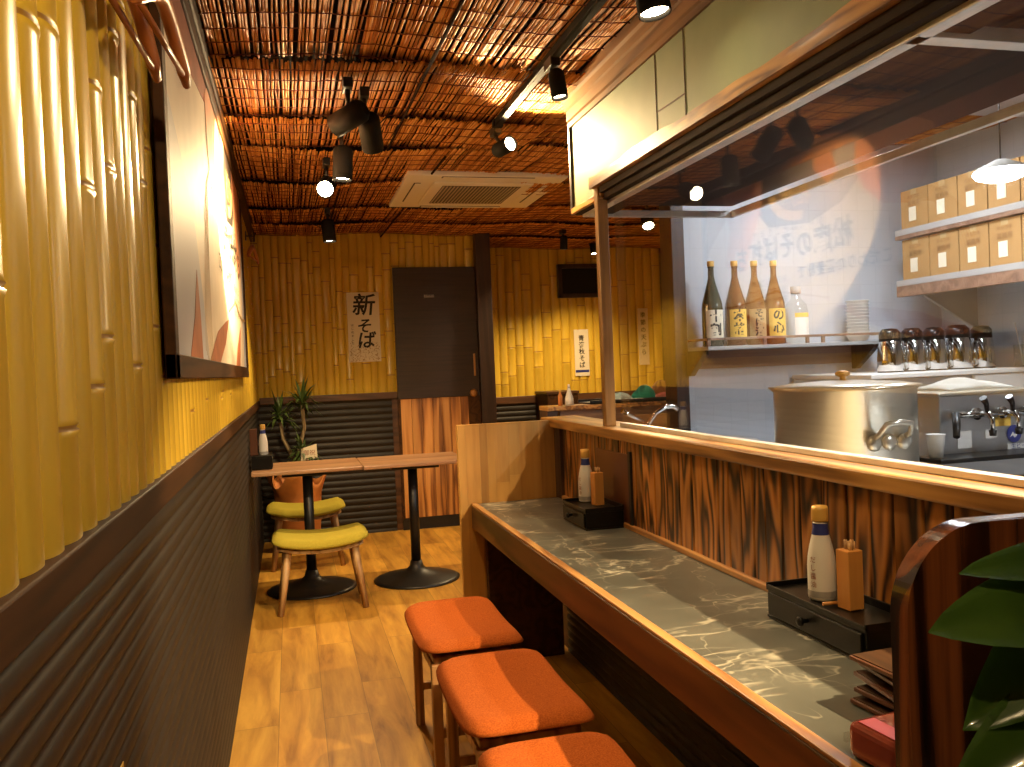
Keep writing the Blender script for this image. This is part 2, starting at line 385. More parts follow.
def bamboo(name, parent, fn, u0, u1, v0, v1, pitches, depth=.018, joints=(2, 4), ncirc=8, ring=.0035):
    mb = MB(); u = u0
    while u < u1-.01:
        w = min(pitches(), u1-u); a = w/2
        js = sorted(random.uniform(v0+.05, v1-.05) for _ in range(random.randint(*joints)))
        lv = [(v0, 1., 0)]
        last = v0
        for j in js:
            if j-last < .12: continue
            lv += [(j-.012, 1., 0), (j-.004, 1.0+ring/depth, 0), (j-.001, 1.0-ring/depth*.7, 1), (j+.003, 1.+ring/depth*.8, 0), (j+.011, 1., 0)]; last = j
        lv.append((v1, 1., 0))
        rows = []
        for v, s, mi in lv:
            rows.append([mb.bm.verts.new(fn(u+a-a*math.cos(PI*k/ncirc)*.995, v, (math.sin(PI*k/ncirc)**.8)*depth*s)) for k in range(ncirc+1)])
        for q in range(len(rows)-1):
            for k in range(ncirc):
                f = mb.bm.faces.new((rows[q][k], rows[q][k+1], rows[q+1][k+1], rows[q+1][k])); f.smooth = True
                f.material_index = 1 if (lv[q][2] or lv[q+1][2]) else 0
        u += w
    return mb.build(name, ['bamboo', 'bamboo_node'], parent)
bamboo('bamboo_cladding', wl, lambda u, v, d: Vector((-.01+d, u, v)), -2.5, YB, 1.125, CEIL+.02, lambda: random.uniform(.078, .096), depth=.017, joints=(2, 4), ncirc=14, ring=.003)
bamboo('bamboo_cladding', wb, lambda u, v, d: Vector((u, YB+.012-d, v)), 0, 1.84, 1.14, CEIL+.02, lambda: random.choice((.042, .058, .072)), depth=.012, joints=(4, 6), ncirc=6, ring=.003)
bamboo('bamboo_cladding', wr, lambda u, v, d: Vector((u, YR+.012-d, v)), 1.96, XR, 1.04, CEIL+.02, lambda: random.uniform(.08, .10), depth=.018, joints=(3, 5), ncirc=6)
bamboo('bamboo_cladding', ws, lambda u, v, d: Vector((XR+.012-d, u, v)), 4.12, YR, 1.04, CEIL+.02, lambda: random.uniform(.08, .10), depth=.018, joints=(3, 5), ncirc=6)
def corrugated(name, parent, fn, u0, u1, v0, v1, pitch, depth):
    mb = MB(); n = max(1, round((v1-v0)/pitch)); q = 8; pts = []
    for k in range(n*q+1):
        pts.append((v0+(v1-v0)*k/(n*q), depth*abs(math.cos(PI*k/q))**.7))
    a = [mb.bm.verts.new(fn(u0, v, d)) for v, d in pts]; b = [mb.bm.verts.new(fn(u1, v, d)) for v, d in pts]
    for k in range(len(pts)-1):
        if pts[k+1][0] - pts[k][0] < 1e-6: continue
        mb.bm.faces.new((a[k], b[k], b[k+1], a[k+1])).smooth = True
    bmesh.ops.remove_doubles(mb.bm, verts=mb.bm.verts, dist=1e-6)
    return mb.build(name, 'wain', parent)
corrugated('corrugated_wainscot', wl, LW, -2.5, YB, .0, 1.09, .040, .008)
corrugated('corrugated_wainscot', wb, lambda u, v, d: Vector((u, YB-d, v)), 0, 1.08, .0, 1.115, .052, .012)
corrugated('corrugated_wainscot', wr, lambda u, v, d: Vector((u, YR-d, v)), 1.96, XR, .0, .98, .052, .012)
struct(MB().box(-.01, .018, -2.5, YB, 1.082, 1.137, .003).build('trim_1', 'trimwood'))
struct(MB().box(0.02, 1.13, YB-.025, YB+.01, 1.11, 1.165, .004).build('trim_2', 'trimwood_x'))
struct(MB().box(1.96, XR, YR-.025, YR+.01, .975, 1.045, .004).build('trim_3', 'trimwood_x'))
struct(MB().box(-.01, .045, -2.5, YB, 2.42, 2.50, .006).build('trim_4', 'trimwood'))
struct(MB().box(1.83, 1.957, YB-.10, YB+.1, 0, CEIL+.02, .004).build('trim_5', 'darkpost'))
struct(MB().box(1.70, 1.83, YB-.03, YB+.01, 1.10, 1.24, .003).build('trim_6', 'darkpost'))

# door: dark upper leaf, cedar boarding below, dark kick board
d1 = bpy.data.objects.new('door_1', None); COL.objects.link(d1); d1.location = (1.13, YB, 0); struct(d1)
MB().box(0, .70, -.035, 0, 1.10, 2.20, .004).build('upper_leaf', 'doorwood', d1)
mb = MB(); x = .02
while x < .60:
    w = random.uniform(.07, .11); w = min(w, .60-x); mb.box(x+.001, x+w-.001, -.028, 0, .10, 1.10, .002, 1); x += w
mb.build('cedar_boarding', 'doorplank', d1)
MB().box(0, .02, -.034, 0, .10, 1.10).box(.60, .70, -.034, 0, 0, 1.10).build('door_frame', 'trimwood', d1)
MB().box(0, .64, -.024, 0, 0, .10).build('kick_board', 'black', d1)
MB().box(.655, .672, -.05, -.035, 1.27, 1.46, .004).build('door_handle', 'brass', d1)
mb = MB().lathe([(0, 0), (.030, 0), (.034, .006), (.03, .014), (.018, .018), (0, .018)], mat=Matrix.Translation((.645, -.035, 1.125)) @ Matrix.Rotation(PI/2, 4, 'X'))
mb.build('door_knob', 'brass', d1)
sg = MB().box(.255, .34, -.041, -.035, 1.945, 1.968, .002).build('door_plate', 'grey', d1)
mb = MB(); text_bm(mb, 'お手洗い', .018, lambda u, v, d: Vector((u, d, v)), .2975, 1.957, -.0416); mb.build('plate_lettering', 'ink', sg)

# vent window in the recess wall
w1 = bpy.data.objects.new('window_1', None); COL.objects.link(w1); w1.location = (2.85, YR, 1.99); struct(w1)
mb = MB(); W, H = .50, .33
mb.box(0, W, -.05, 0, 0, .04, .004).box(0, W, -.05, 0, H-.04, H, .004).box(0, .04, -.05, 0, 0, H, .004).box(W-.04, W, -.05, 0, 0, H, .004)
mb.build('window_frame', 'darkpost', w1)
MB().box(.04, W-.04, -.012, 0, .04, H-.04).build('window_backing', 'ventblack', w1)
mb = MB()
for k in range(7):
    mb.box(.04, W-.04, -.03, -.027, .045+k*.034, .07+k*.034)
mb.build('louvre', 'ventblack', w1)

# reed ceiling: overlapping screens of sticks tied by threads
def reeds(x0, x1, ys, seed):
    R = random.Random(seed); mb = MB(); th = MB()
    for y0, y1 in zip(ys, ys[1:]):
        x = x0+.003; e0, e1 = y0-.05, y1+.03
        prev = 0
        while x < x1:
            r = R.uniform(.0034, .0066)
            a = e0+R.uniform(-.02, .02); b = e1+R.uniform(-.02, .015)
            pts = []
            dx = R.uniform(-.010, .010)
            for k in range(5):
                t = k/4
                y = a+(b-a)*t
                z = 2.488 - .030*(1-t) + .010*math.sin(5*x+y0*9) - .004*math.sin(t*9+x*3) + R.uniform(-.003, .003)
                pts.append((x+dx*t+R.uniform(-.003, .003), y, z))
            mb.tube(pts, r, 5, cap=True)
            x += R.uniform(.0088, .0150)
        nth = max(2, round((y1-y0)/.12))
        for k in range(nth):
            y = y0+.04+(y1-y0-.06)*k/max(1, nth-1)
            pts = []; xx = x0
            while xx < x1:
                t = (y-e0)/(e1-e0)
                pts.append((xx, y+R.uniform(-.006, .006)+.012*math.sin(xx*4+y0), 2.488-.030*(1-t)+.010*math.sin(5*xx+y0*9)-.0085)); xx += .03
            th.tube(pts, .0022, 4)
    return mb, th
a, b = reeds(0, 1.50, [-.4, .9, 2.0, 3.2, 3.9, 4.42, 5.2, 6.0, 6.6, YB], 3)
rc = struct(a.build('ceiling.001', 'reed')); b.build('tying_thread', 'thread', rc)
a, b = reeds(1.50, XR, [3.5, 4.3, 5.1, 5.9, 6.6, 7.3, YR], 5)
rc = struct(a.build('ceiling.002', 'reed')); b.build('tying_thread', 'thread', rc)
a, b = reeds(1.50, XR, [3.5, 3.6], 6); a.bm.free(); b.bm.free()
struct(MB().box(-.05, 1.5, -2.5, -.4, 2.47, 2.51).build('ceiling.003', 'ceilback'))
mb = MB()
for p in ([(.86, 1.2, 2.462), (.80, 4.4, 2.462)], [(.62, 4.5, 2.462), (.60, YB, 2.462)], [(1.12, 4.5, 2.462), (1.05, YB, 2.462)]):
    mb.tube(p, .007, 6)
struct(mb.build('trim_7', 'ceilback'))

# soffit over the kitchen window, crown moulding, header beam
struct(MB().box(1.465, 1.60, -2.5, 3.44, 1.985, 2.48).build('wall_soffit', 'soffit'))
mb = MB()
prof = [(1.467, 2.33), (1.456, 2.33), (1.456, 2.352), (1.447, 2.356), (1.447, 2.395), (1.438, 2.40), (1.438, 2.43), (1.426, 2.436), (1.426, 2.475), (1.467, 2.475)]
mb.prism(prof, lambda u, v, d: Vector((u, d, v)), -2.5, 3.45); struct(mb.build('trim_8', 'moulding'))
struct(MB().box(1.455, 1.61, 3.44, 3.465, 1.965, 2.48, .003).build('trim_9', 'darkpost'))
struct(MB().box(1.452, 1.48, 3.10, 3.45, 1.965, 1.99, .003).build('trim_10', 'header'))
mb = MB(); R = random.Random(21)
ph = [R.uniform(0, 6) for _ in range(5)]
top = lambda q: 2.050+.004*math.sin(q*5+ph[0])+.003*math.sin(q*11+ph[1])+.002*math.sin(q*27+ph[2])
pr = [(-2.5, 2.008)]+[(3.15, 2.008)]+[(3.15-5.65*k/140, top(3.15-5.65*k/140)) for k in range(141)]
mb.prism(pr, lambda u, v, d: Vector((d, u, v)), 1.425, 1.54)
struct(mb.build('trim_11', 'header'))
struct(MB().box(1.467, 1.625, -2.5, 3.44, 1.962, 1.984).box(1.45, 1.50, -2.5, 3.10, 1.984, 2.008).build('trim_12', 'darkmatte'))
# soffit board joints
mb = MB()
mb.box(1.4635, 1.466, 2.586, 2.590, 2.06, 2.33).box(1.4635, 1.466, 2.378, 2.382, 2.06, 2.33)
mb.prism([(2.59, 2.138), (2.38, 2.134), (2.38, 2.138), (2.59, 2.142)], LW, 1.4635, 1.466)
struct(mb.build('trim_13', 'trimwood'))

# half wall towards the kitchen: charred cedar boards, honey ledge
hw = struct(MB().box(1.475, 1.58, -2.5, 3.90, 0, 1.045).build('wall_kitchen', 'trimwood'))
mb = MB(); y = .2
while y < 3.70:
    w = random.uniform(.055, .105); w = min(w, 3.70-y)
    mb.box(1.457-random.uniform(0, .004), 1.478, y+.0012, y+w-.0012, .722, 1.045, .003, 1); y += w
mb.build('cedar_boards', 'plank', hw)
MB().box(1.440, 1.478, 3.70, 3.776, .7225, 1.045).build('end_post', 'darkpost', hw)
corrugated('corrugated_skirt', hw, lambda u, v, d: Vector((1.475-d, u, v)), -2.5, 3.78, 0, .70, .04, .010)
struct(MB().box(1.420, 1.60, -.6, 3.93, 1.045, 1.085, .006).build('trim_14', 'ledge'))
struct(MB().box(1.438, 1.458, .2, 3.70, .7205, .738, .003).build('trim_15', 'edge'))
struct(MB().box(1.445, 1.488, 3.112, 3.15, 1.085, 2.010, .004).build('trim_16', 'postwood'))
struct(MB().box(1.487, 1.513, -.6, 3.075, 1.085, 1.10, .002).build('trim_17', 'alu'))
w2 = bpy.data.objects.new('window_2', None); COL.objects.link(w2); w2.location = (1.50, 0, 0); struct(w2)
MB().box(-.003, .003, -.6, 3.075, 1.095, 1.995).build('window_pane', 'glass', w2)

# kitchen shell
struct(MB().box(2.24, XK+.1, 4.02, 4.12, 0, 2.51).build('wall_kitchen_back', 'tile'))
struct(MB().box(XK, XK+.1, -2.5, 4.02, 0, 2.51).build('wall_kitchen_right', 'tile'))
struct(MB().box(2.17, 2.24, 4.0, 4.14, 0, 2.51, .003).build('trim_18', 'darkpost'))
struct(MB().box(1.60, XK, -2.5, 3.44, 2.45, 2.51).build('ceiling.004', 'plaster'))

# ------------------------------------------------------------------ counter
ct = thing('bar_counter', 'long dining counter with grey marble top and brown wooden apron', 'counter', (1.25, 2.2, 0))
o = Vector((1.25, 2.2, 0))
MB().box(1.060-o.x, 1.457-o.x, .955-o.y, 3.775-o.y, .70, .72, 0).build('marble_top', 'marble', ct)
MB().box(1.034-o.x, 1.060-o.x, .955-o.y, 3.775-o.y, .612, .714, .004).build('apron', 'apron', ct)
MB().box(1.036-o.x, 1.062-o.x, .955-o.y, 3.775-o.y, .7141, .723, .003).build('edge_strip', 'edge', ct)
MB().box(1.062-o.x, 1.45-o.x, .96-o.y, 3.77-o.y, .67, .70).build('underside', 'trimwood', ct)
# far partition board
mb = MB(); y = .985
k = 0
while y < 1.435:
    w = random.choice((.035, .05, .065)); w = min(w, 1.438-y)
    zz = random.uniform(.25, .85)
    mb.box(y, y+w-.0003, 3.778, 3.812, 0, zz); mb.box(y, y+w-.0003, 3.778, 3.812, zz+.0003, 1.078); y += w
tag(mb.build('partition_board', 'panelwood'), 'pale laminated wood partition panel at the far end of the counter', 'partition')
# near divider with a rounded corner
poly = [(1.012, 0), (1.012, .985)]
for k in range(25):
    t = k/24*PI/2; poly.append((1.012+.115-.115*math.cos(t), .990+.115*math.sin(t)))
poly += [(1.437, 1.105), (1.437, 0)]
mb = MB().prism(poly, lambda u, v, d: Vector((u, d, v)), .918, .950)
bmesh.ops.bevel(mb.bm, geom=[e for e in mb.bm.edges if e.calc_length() > .01 and abs(e.verts[0].co.y-e.verts[1].co.y) < 1e-5], offset=.005, segments=2, affect='EDGES')
tag(mb.build('divider_board', 'divider'), 'glossy dark wood divider with rounded corner at the near end of the counter', 'partition')

MB().box(1.09-o.x, 1.435-o.x, 3.735-o.y, 3.772-o.y, .0, .67, .003).build('under_counter_shade_board', 'trimwood', ct)  # dark board added to stand for the shade below the counter
# ------------------------------------------------------------------ stools
def saddle(mb, L, W, z0, th, rise, along='y', bev=.02):
    """padded seat: L is the length along which the ends rise"""
    n, m = 22, 14
    def top(i, j, up):
        s = -1+2*i/n; t = -1+2*j/m
        # superellipse rounding of the outline
        k = (abs(s)**7+abs(t)**7)**(1/7) if (s or t) else 1
        mx = max(abs(s), abs(t)); sc = mx/k if k > 0 else 1
        x, y = s*sc*W/2*1, t*sc*L/2
        x = s*sc*W/2; y = t*sc*L/2
        edge = max(0, 1-((1-mx)/.16)) if mx > .84 else 0
        base = z0 + rise*(abs(y)/(L/2))**2
        z = base + (th*(1-edge**2*.55) + .006*(1-mx*mx) if up else edge**2*.25*th)
        q = 1-.04*edge if up else 1-.015
        return Vector((x*q, y*q, z))
    A = [[None]*(m+1) for _ in range(n+1)]; B = [[None]*(m+1) for _ in range(n+1)]
    for i in range(n+1):
        for j in range(m+1):
            # i -> x, j -> y
            A[i][j] = mb.bm.verts.new(top(i, j, True)); B[i][j] = mb.bm.verts.new(top(i, j, False))
    for i in range(n):
        for j in range(m):
            f = mb.bm.faces.new((A[i][j], A[i+1][j], A[i+1][j+1], A[i][j+1])); f.smooth = True
            f = mb.bm.faces.new((B[i][j], B[i][j+1], B[i+1][j+1], B[i+1][j])); f.smooth = True
    loop = [(i, 0) for i in range(n)]+[(n, j) for j in range(m)]+[(i, m) for i in range(n, 0, -1)]+[(0, j) for j in range(m, 0, -1)]
    for (a, b), (c, d) in zip(loop, loop[1:]+loop[:1]):
        f = mb.bm.faces.new((A[a][b], A[c][d], B[c][d], B[a][b])); f.smooth = True
    return mb
ST = 'orange stools along the counter'
st = thing('counter_stool', 'orange padded counter stool farthest from the viewer, beside the partition', 'stool', (.815, 2.975, 0), 0, ST)
saddle(MB(), .59, .355, .398, .038, .022).build('seat', 'orange', st)
MB().box(-.135, .135, -.225, .225, .372, .396, .004).build('seat_board', 'stoolleg', st)
for sx in (-1, 1):
    for sy in (-1, 1):
        MB().box(sx*.128-.016, sx*.128+.016, sy*.222-.016, sy*.222+.016, 0, .374, .003).build('leg', 'stoolleg', st)
for sy in (-1, 1): MB().box(-.113, .113, sy*.222-.009, sy*.222+.009, .13, .158, .002).build('stretcher', 'stoolleg', st)
for sx in (-1, 1): MB().box(sx*.128-.009, sx*.128+.009, -.207, .207, .335, .365, .002).build('rail', 'stoolleg', st)
dup(st, (.825, 2.315, 0), 'orange padded counter stool in the middle of the row of three')
dup(st, (.815, 1.675, 0), 'orange padded counter stool nearest the viewer, cut off by the bottom edge')

# green chairs
def wedge_leg(x0, y0, x1, y1, zt, w=.017):
    mb = MB(); mb.tube([(x0, y0, 0), (x1, y1, zt)], [w*.8, w*1.25], 4); return mb
gc = thing('green_seat_stool', 'olive green padded wooden stool in front of the table, nearer one', 'stool', (.395, 5.07, 0), 0, 'green stools at the table')
mb = saddle(MB(), .55, .40, .352, .055, .040); mb.xf(Matrix.Rotation(PI/2, 4, 'Z')); mb.build('seat', 'lime', gc)
mb = saddle(MB(), .49, .34, .325, .022, .032); mb.xf(Matrix.Rotation(PI/2, 4, 'Z')); mb.build('seat_frame', 'legwood', gc)
for sx in (-1, 1):
    for sy in (-1, 1):
        wedge_leg(sx*.235, sy*.17, sx*.185, sy*.12, .345, .021).build('leg', 'legwood', gc)
for sx in (-1, 1): MB().tube([(sx*.205, .14, .17), (sx*.205, -.14, .17)], .010, 8).build('stretcher', 'legwood', gc)
dup(gc, (.335, 6.22, 0), 'olive green padded wooden stool behind the table, by the potted plant')

# ------------------------------------------------------------------ tables
tt = thing('pedestal_table', 'square brown wood table on black pedestal against the left wall', 'table', (.345, 5.47, 0), 0, 'pedestal tables pushed together')
MB().box(-.325, .325, -.235, .33, .746, .769, .005).build('tabletop', 'tabletop', tt)
MB().lathe([(.272, 0), (.275, .008), (.25, .018), (.16, .035), (.07, .06), (.045, .085), (.036, .12)], n=40).build('base', 'black', tt)
MB().tube([(0, 0, .10), (0, 0, .72)], .031, 20).build('pole', 'black', tt)
MB().box(-.15, .15, -.15, .15, .722, .742, .004).build('support_plate', 'black', tt)
dup(tt, (.998, 5.45, 0), 'square brown wood table on black pedestal on the aisle side')

# ------------------------------------------------------------------ drawer caddies and what stands on them
def caddy(label, x, y, L, W, H=.078):
    t = thing('condiment_drawer', label, 'condiment box', (x, y, .7205), 0, 'black drawer boxes on the counter')
    mb = MB().box(-W/2, W/2, -L/2, L/2, 0, .006, .002).box(-W/2+.003, W/2, -L/2+.002, L/2-.002, .006, H-.012, .002)
    mb.box(-W/2, W/2, -L/2, L/2, H-.014, H-.008, .001)
    mb.build('box_body', 'blackgloss', t)
    mb = MB().box(-W/2, -W/2+.006, -L/2, L/2, H-.009, H-.001, .001).box(W/2-.006, W/2, -L/2, L/2, H-.009, H+.008, .001)
    mb.box(-W/2, W/2, -L/2, -L/2+.006, H-.009, H+.003, .001).box(-W/2, W/2, L/2-.006, L/2, H-.009, H+.003, .001)
    mb.build('tray_rim', 'blackgloss', t)
    MB().box(-W/2-.004, -W/2+.003, -L/2+.012, L/2-.012, .010, H-.018, .0015).build('drawer', 'blackgloss', t)
    dr = t.children[-1]
    MB().lathe([(.0045, 0), (.0045, .010), (.010, .014), (.011, .019), (.007, .023), (0, .024)], n=16, mat=Matrix.Translation((-W/2-.004, .012, .037)) @ Matrix.Rotation(-PI/2, 4, 'Y')).build('knob', 'blackgloss', dr)
    return t
def soy(label, x, y, z, h=.205, g='soy sauce bottles'):
    t = thing('soy_sauce_bottle', label, 'bottle', (x, y, z), 0, g); s = h/.205
    pr = [(.026, 0), (.0295, .004), (.030, .02), (.030, .075), (.0285, .095), (.024, .120), (.0175, .145), (.0155, .158), (.0155, .172)]
    MB().lathe([(r*s, q*s) for r, q in pr], n=24).build('bottle_body', 'white', t)
    MB().lathe([(.0303*s, .008*s), (.0305*s, .022*s)], n=24, cap=False).build('bottom_band', 'grey', t)
    MB().lathe([(.0186*s, .143*s), (.0164*s, .157*s), (.0162*s, .168*s)], n=24, cap=False).build('neck_label', 'bluelabel', t)
    MB().lathe([(.0175*s, .172*s), (.0180*s, .176*s), (.0180*s, .197*s), (.0165*s, .205*s), (0, .205*s)], n=24).build('cap', 'capyellow', t)
    # small vertical lettering on the label
    mb = MB()
    for i, ch in enumerate('だし醤油'):
        a = PI+.35
        def fn(u, v, d, a=a): 
            th = a+u/.030; return Vector((math.cos(th)*(.0306*s), math.sin(th)*(.0306*s), v))
        text_bm(mb, ch, .015*s, fn, 0, (.090-.018*i)*s, 0)
    mb.build('label_lettering', 'redbrown', t)
    return t
def pickbox(label, x, y, z, h=.145):
    t = thing('toothpick_box', label, 'toothpick box', (x, y, z), .1, 'wooden toothpick boxes')
    MB().box(-.019, .019, -.019, .019, 0, h*.86, .002).build('box_body', 'toothbox', t)
    mb = MB(); R = random.Random(5)
    for k in range(26):
        a = R.uniform(0, 6.28); q = R.uniform(0, .012); mb.tube([(q*math.cos(a), q*math.sin(a), h*.8), (q*math.cos(a), q*math.sin(a), h*R.uniform(.96, 1.0))], .0016, 5)
    mb.build('toothpicks', 'legwood', t)
    return t
caddy('black condiment drawer box at the far end of the counter', 1.366, 3.085, .27, .15)
caddy('black condiment drawer box on the near half of the counter', 1.392, 1.61, .36, .125)
soy('white soy sauce bottle with ochre cap on the far drawer box', 1.375, 3.175, .792, .205)
soy('white soy sauce bottle with ochre cap on the near drawer box', 1.385, 1.650, .792, .205)
pickbox('square wooden toothpick box on the far drawer box', 1.385, 3.075, .792)
pickbox('square wooden toothpick box on the near drawer box', 1.395, 1.565, .792)
mb = MB().tube([(0, 0, 0), (-.035, .003, 0)], .004, 8); o = mb.build('wooden_peg', 'toothbox'); o.location = (1.385, 1.595, .797)
tag(o, 'short pale wooden peg lying beside the near soy sauce bottle', 'peg')
# menu folder leaning on the boards behind the far drawer box
mf = thing('menu_folder', 'dark brown menu folder with black spine standing behind the far drawer box', 'menu', (1.4565, 3.05, .7205))
MB().box(-.007, 0, -.14, .20, .0, .272, .002).build('cover', 'brownmenu', mf)
MB().box(-.012, .0, -.165, -.141, 0, .285, .002).build('spine', 'black', mf)

# stacked menu boards and a red packet by the near divider
R = random.Random(2)
for k, (w, lab) in enumerate(((.0, 'lowest'), (.008, 'second lowest'), (-.004, 'middle'), (.006, 'second from the top'), (.0, 'topmost'))):
    t = thing('menu_board', 'brown wood-backed menu board, %s of the stack beside the divider' % lab, 'menu', (1.305+w, 1.17, .722+k*.0185), R.uniform(-.14, .10), 'stacked menu boards by the divider')
    MB().box(-.105, .105, -.13, .13, 0, .008, .002).build('board', 'brownmenu', t)
    MB().box(-.101, .101, -.126, .126, .008, .0100, .0005).build('wood_edge', 'trimwood', t)
rp = thing('wet_wipe_packet', 'clear plastic packet with red printing in front of the stacked menus', 'packet', (1.13, 1.055, .7205), .1)
mb = MB().box(-.060, .060, -.075, .075, 0, .055, .012, 3); mb.build('packet_body', 'menured', rp)
for q in (-.077, .077): MB().box(-.062, .062, q-.003, q+.003, .02, .034, .001).build('sealed_edge', 'bottleglass', rp)
MB().box(-.050, -.02, -.06, .06, .0551, .0562).build('packet_label', 'redpaper', rp)

# ------------------------------------------------------------------ near rubber plant
pl = thing('rubber_plant', 'potted plant with broad glossy green leaves beside the divider', 'plant', (1.14, .66, 0))
MB().lathe([(.09, 0), (.10, .01), (.125, .62), (.13, .64), (.118, .64), (.115, .60), (0, .60)], n=28).build('pot', 'white', pl)
MB().lathe([(.112, .602), (0, .607)], n=20).build('soil', 'soil', pl)
MB().tube([(0, 0, .60), (-.02, .01, .75), (.0, .02, .90), (.03, .0, 1.08)], [.011, .010, .008, .006], 8).tube([(0, 0, .62), (.05, -.02, .85), (.08, .03, 1.0)], [.009, .007, .005], 8).build('stem', 'bark', pl)
def leaf(base, tip, width, droop, roll, mat, name='leaf', parent=pl, n=14):
    mb = MB(); base = Vector(base); tip = Vector(tip); d = (tip-base); L = d.length; f = d.normalized()
    side = f.cross(Vector((0, 0, 1))).normalized(); up = side.cross(f)
    side2 = side*math.cos(roll)+up*math.sin(roll); up2 = up*math.cos(roll)-side*math.sin(roll)
    def fn(s, t):
        w = width*math.sin(PI*min(1, max(0, s))**.85)**.75*.5 + .0008
        q = (t-.5)*2
        c = base+f*(s*L)+Vector((0, 0, 1))*droop*math.sin(PI*s)
        return c+side2*(q*w)+up2*(abs(q)*w*.28+.004*math.sin(s*22)*abs(q)*w/width)
    mb.grid(fn, n, 6)
    mb2 = MB(); mb2.bm.free(); mb2.bm = mb.bm
    bmesh.ops.solidify(mb.bm, geom=mb.bm.faces[:], thickness=.0012)
    for fa in mb.bm.faces: fa.smooth = True
    return mb.build(name, mat, parent)
PO = Vector((1.14, .66, 0))
for b, t, w, dr, ro, mt in (
    ((1.13, .68, 1.085), (.915, .72, 1.103), .052, .012, .75, 'leaf'),
    ((1.10, .66, 1.045), (.868, .71, 1.052), .090, .016, .80, 'leaf'),
    ((1.12, .66, 1.020), (.896, .70, .955), .105, .045, 1.0, 'leaf'),
    ((1.04, .64, 1.035), (.960, .62, .930), .055, .0, 1.2, 'leafpale'),
    ((1.08, .64, .985), (.862, .68, .905), .095, .015, .8, 'leaf'),
    ((1.08, .62, .955), (.930, .60, .870), .080, .01, -.3, 'leaf'),
    ((1.16, .68, 1.10), (1.33, .60, 1.14), .09, .02, .3, 'leaf'),
    ((1.16, .66, 1.02), (1.36, .72, 1.04), .09, .03, -.2, 'leaf'),
    ((1.14, .66, .80), (.98, .56, .74), .08, .03, .2, 'leaf'),
    ((1.15, .64, .88), (1.16, .42, .92), .09, .03, .2, 'leaf')):
    leaf(Vector(b)-PO, Vector(t)-PO, w, dr, ro, mt)
MB().tube([(0, 0, .90), (-.07, .0, .965), (-.20, .02, .945)], .0028, 6).build('leaf_stalk', 'leafpale', pl)

# ------------------------------------------------------------------ far dracaena
dp = thing('dracaena_plant', 'spiky dracaena plant in orange wrapped pot in the back left corner', 'plant', (.285, 6.72, 0))
MB().lathe([(.10, 0), (.13, .02), (.15, .42), (.155, .45), (.14, .45), (.13, .42), (0, .42)], n=24).build('pot', 'redpaper', dp)
MB().lathe([(.137, .421), (0, .427)], n=20).build('soil', 'soil', dp)
mb = MB(); n = 40
def wrap(s, t):
    a = s*2*PI; z = .06+t*.52
    fl = .155+.03*t+(.040*max(0, t-.72)/.28)*(1+.9*math.sin(a*3+.8)+.3*math.sin(a*7)); zz = z+(.07*max(0, t-.6)/.4)*math.sin(a*4+1.2)+.02*math.sin(a*9)*max(0, t-.5)
    return Vector((fl*math.cos(a), fl*math.sin(a), zz))
mb.grid(wrap, 60, 10); bmesh.ops.remove_doubles(mb.bm, verts=mb.bm.verts, dist=1e-4); bmesh.ops.solidify(mb.bm, geom=mb.bm.faces[:], thickness=.002)
mb.build('wrapping_paper', 'orangepaper', dp)
R = random.Random(9)
for k in range(4):
    a = k*1.25; MB().tube([(.10*math.cos(a), .10*math.sin(a)-.09, .60), (.12*math.cos(a), .10*math.sin(a)-.12, .66), (.07*math.cos(a), .1*math.sin(a)-.12, .68), (.05*math.cos(a), .1*math.sin(a)-.10, .60)], .006, 6).build('ribbon', 'paper', dp)
stems = [[(-.02, 0, .42), (.0, 0, .66), (-.09, .01, .86), (-.11, .0, 1.03)], [(.02, 0, .42), (.02, .0, .75), (.07, .02, .93), (.06, .01, 1.13)], [(.0, -.02, .42), (.04, -.03, .60), (.05, -.04, .74)]]
for s in stems: MB().tube(s, [.018, .016, .014, .012][:len(s)], 8).build('stem', 'bark', dp)
for q, s in enumerate(stems):
    c = Vector(s[-1]); mb = MB()
    for k in range(60):
        a = R.uniform(0, 2*PI); el = R.uniform(-.35, 1.35); L = R.uniform(.13, .24)*(1 if q < 2 else .8)
        d = Vector((math.cos(a)*math.cos(el), math.sin(a)*math.cos(el), math.sin(el)))
        p0 = c+Vector((0, 0, R.uniform(-.06, .02))); mid = p0+d*L*.6; tp = p0+d*L+Vector((0, 0, -.05*math.cos(el)))
        if .285+tp.x < .05 or 6.72+tp.y > 7.10: continue
        sd = d.cross(Vector((0, 0, 1))).normalized()*.011
        v = [mb.bm.verts.new(x) for x in (p0-sd*.6, p0+sd*.6, mid+sd, mid-sd, tp)]
        mb.bm.faces.new((v[0], v[1], v[2], v[3])); mb.bm.faces.new((v[3], v[2], v[4]))
    bmesh.ops.solidify(mb.bm, geom=mb.bm.faces[:], thickness=.001)
    mb.build('leaf_crown', 'leafdark', dp)
cd = thing('greeting_card', 'small cream card standing in the plant behind the table', 'card', (.372, 6.62, .428), -.05)
MB().prism([(-.055, .26), (.07, .28), (.065, .385), (-.05, .355)], lambda u, v, d: Vector((u, d, v)), -.002, .002).build('card_sheet', 'paper', cd)
MB().tube([(-.03, .004, 0), (0, .004, .29)], .003, 6).build('card_stick', 'legwood', cd)
mb = MB(); text_bm(mb, '御祝', .045, lambda u, v, d: Vector((u, d, v)), .01, .318, -.0028); mb.build('card_lettering', 'redbrown', cd)

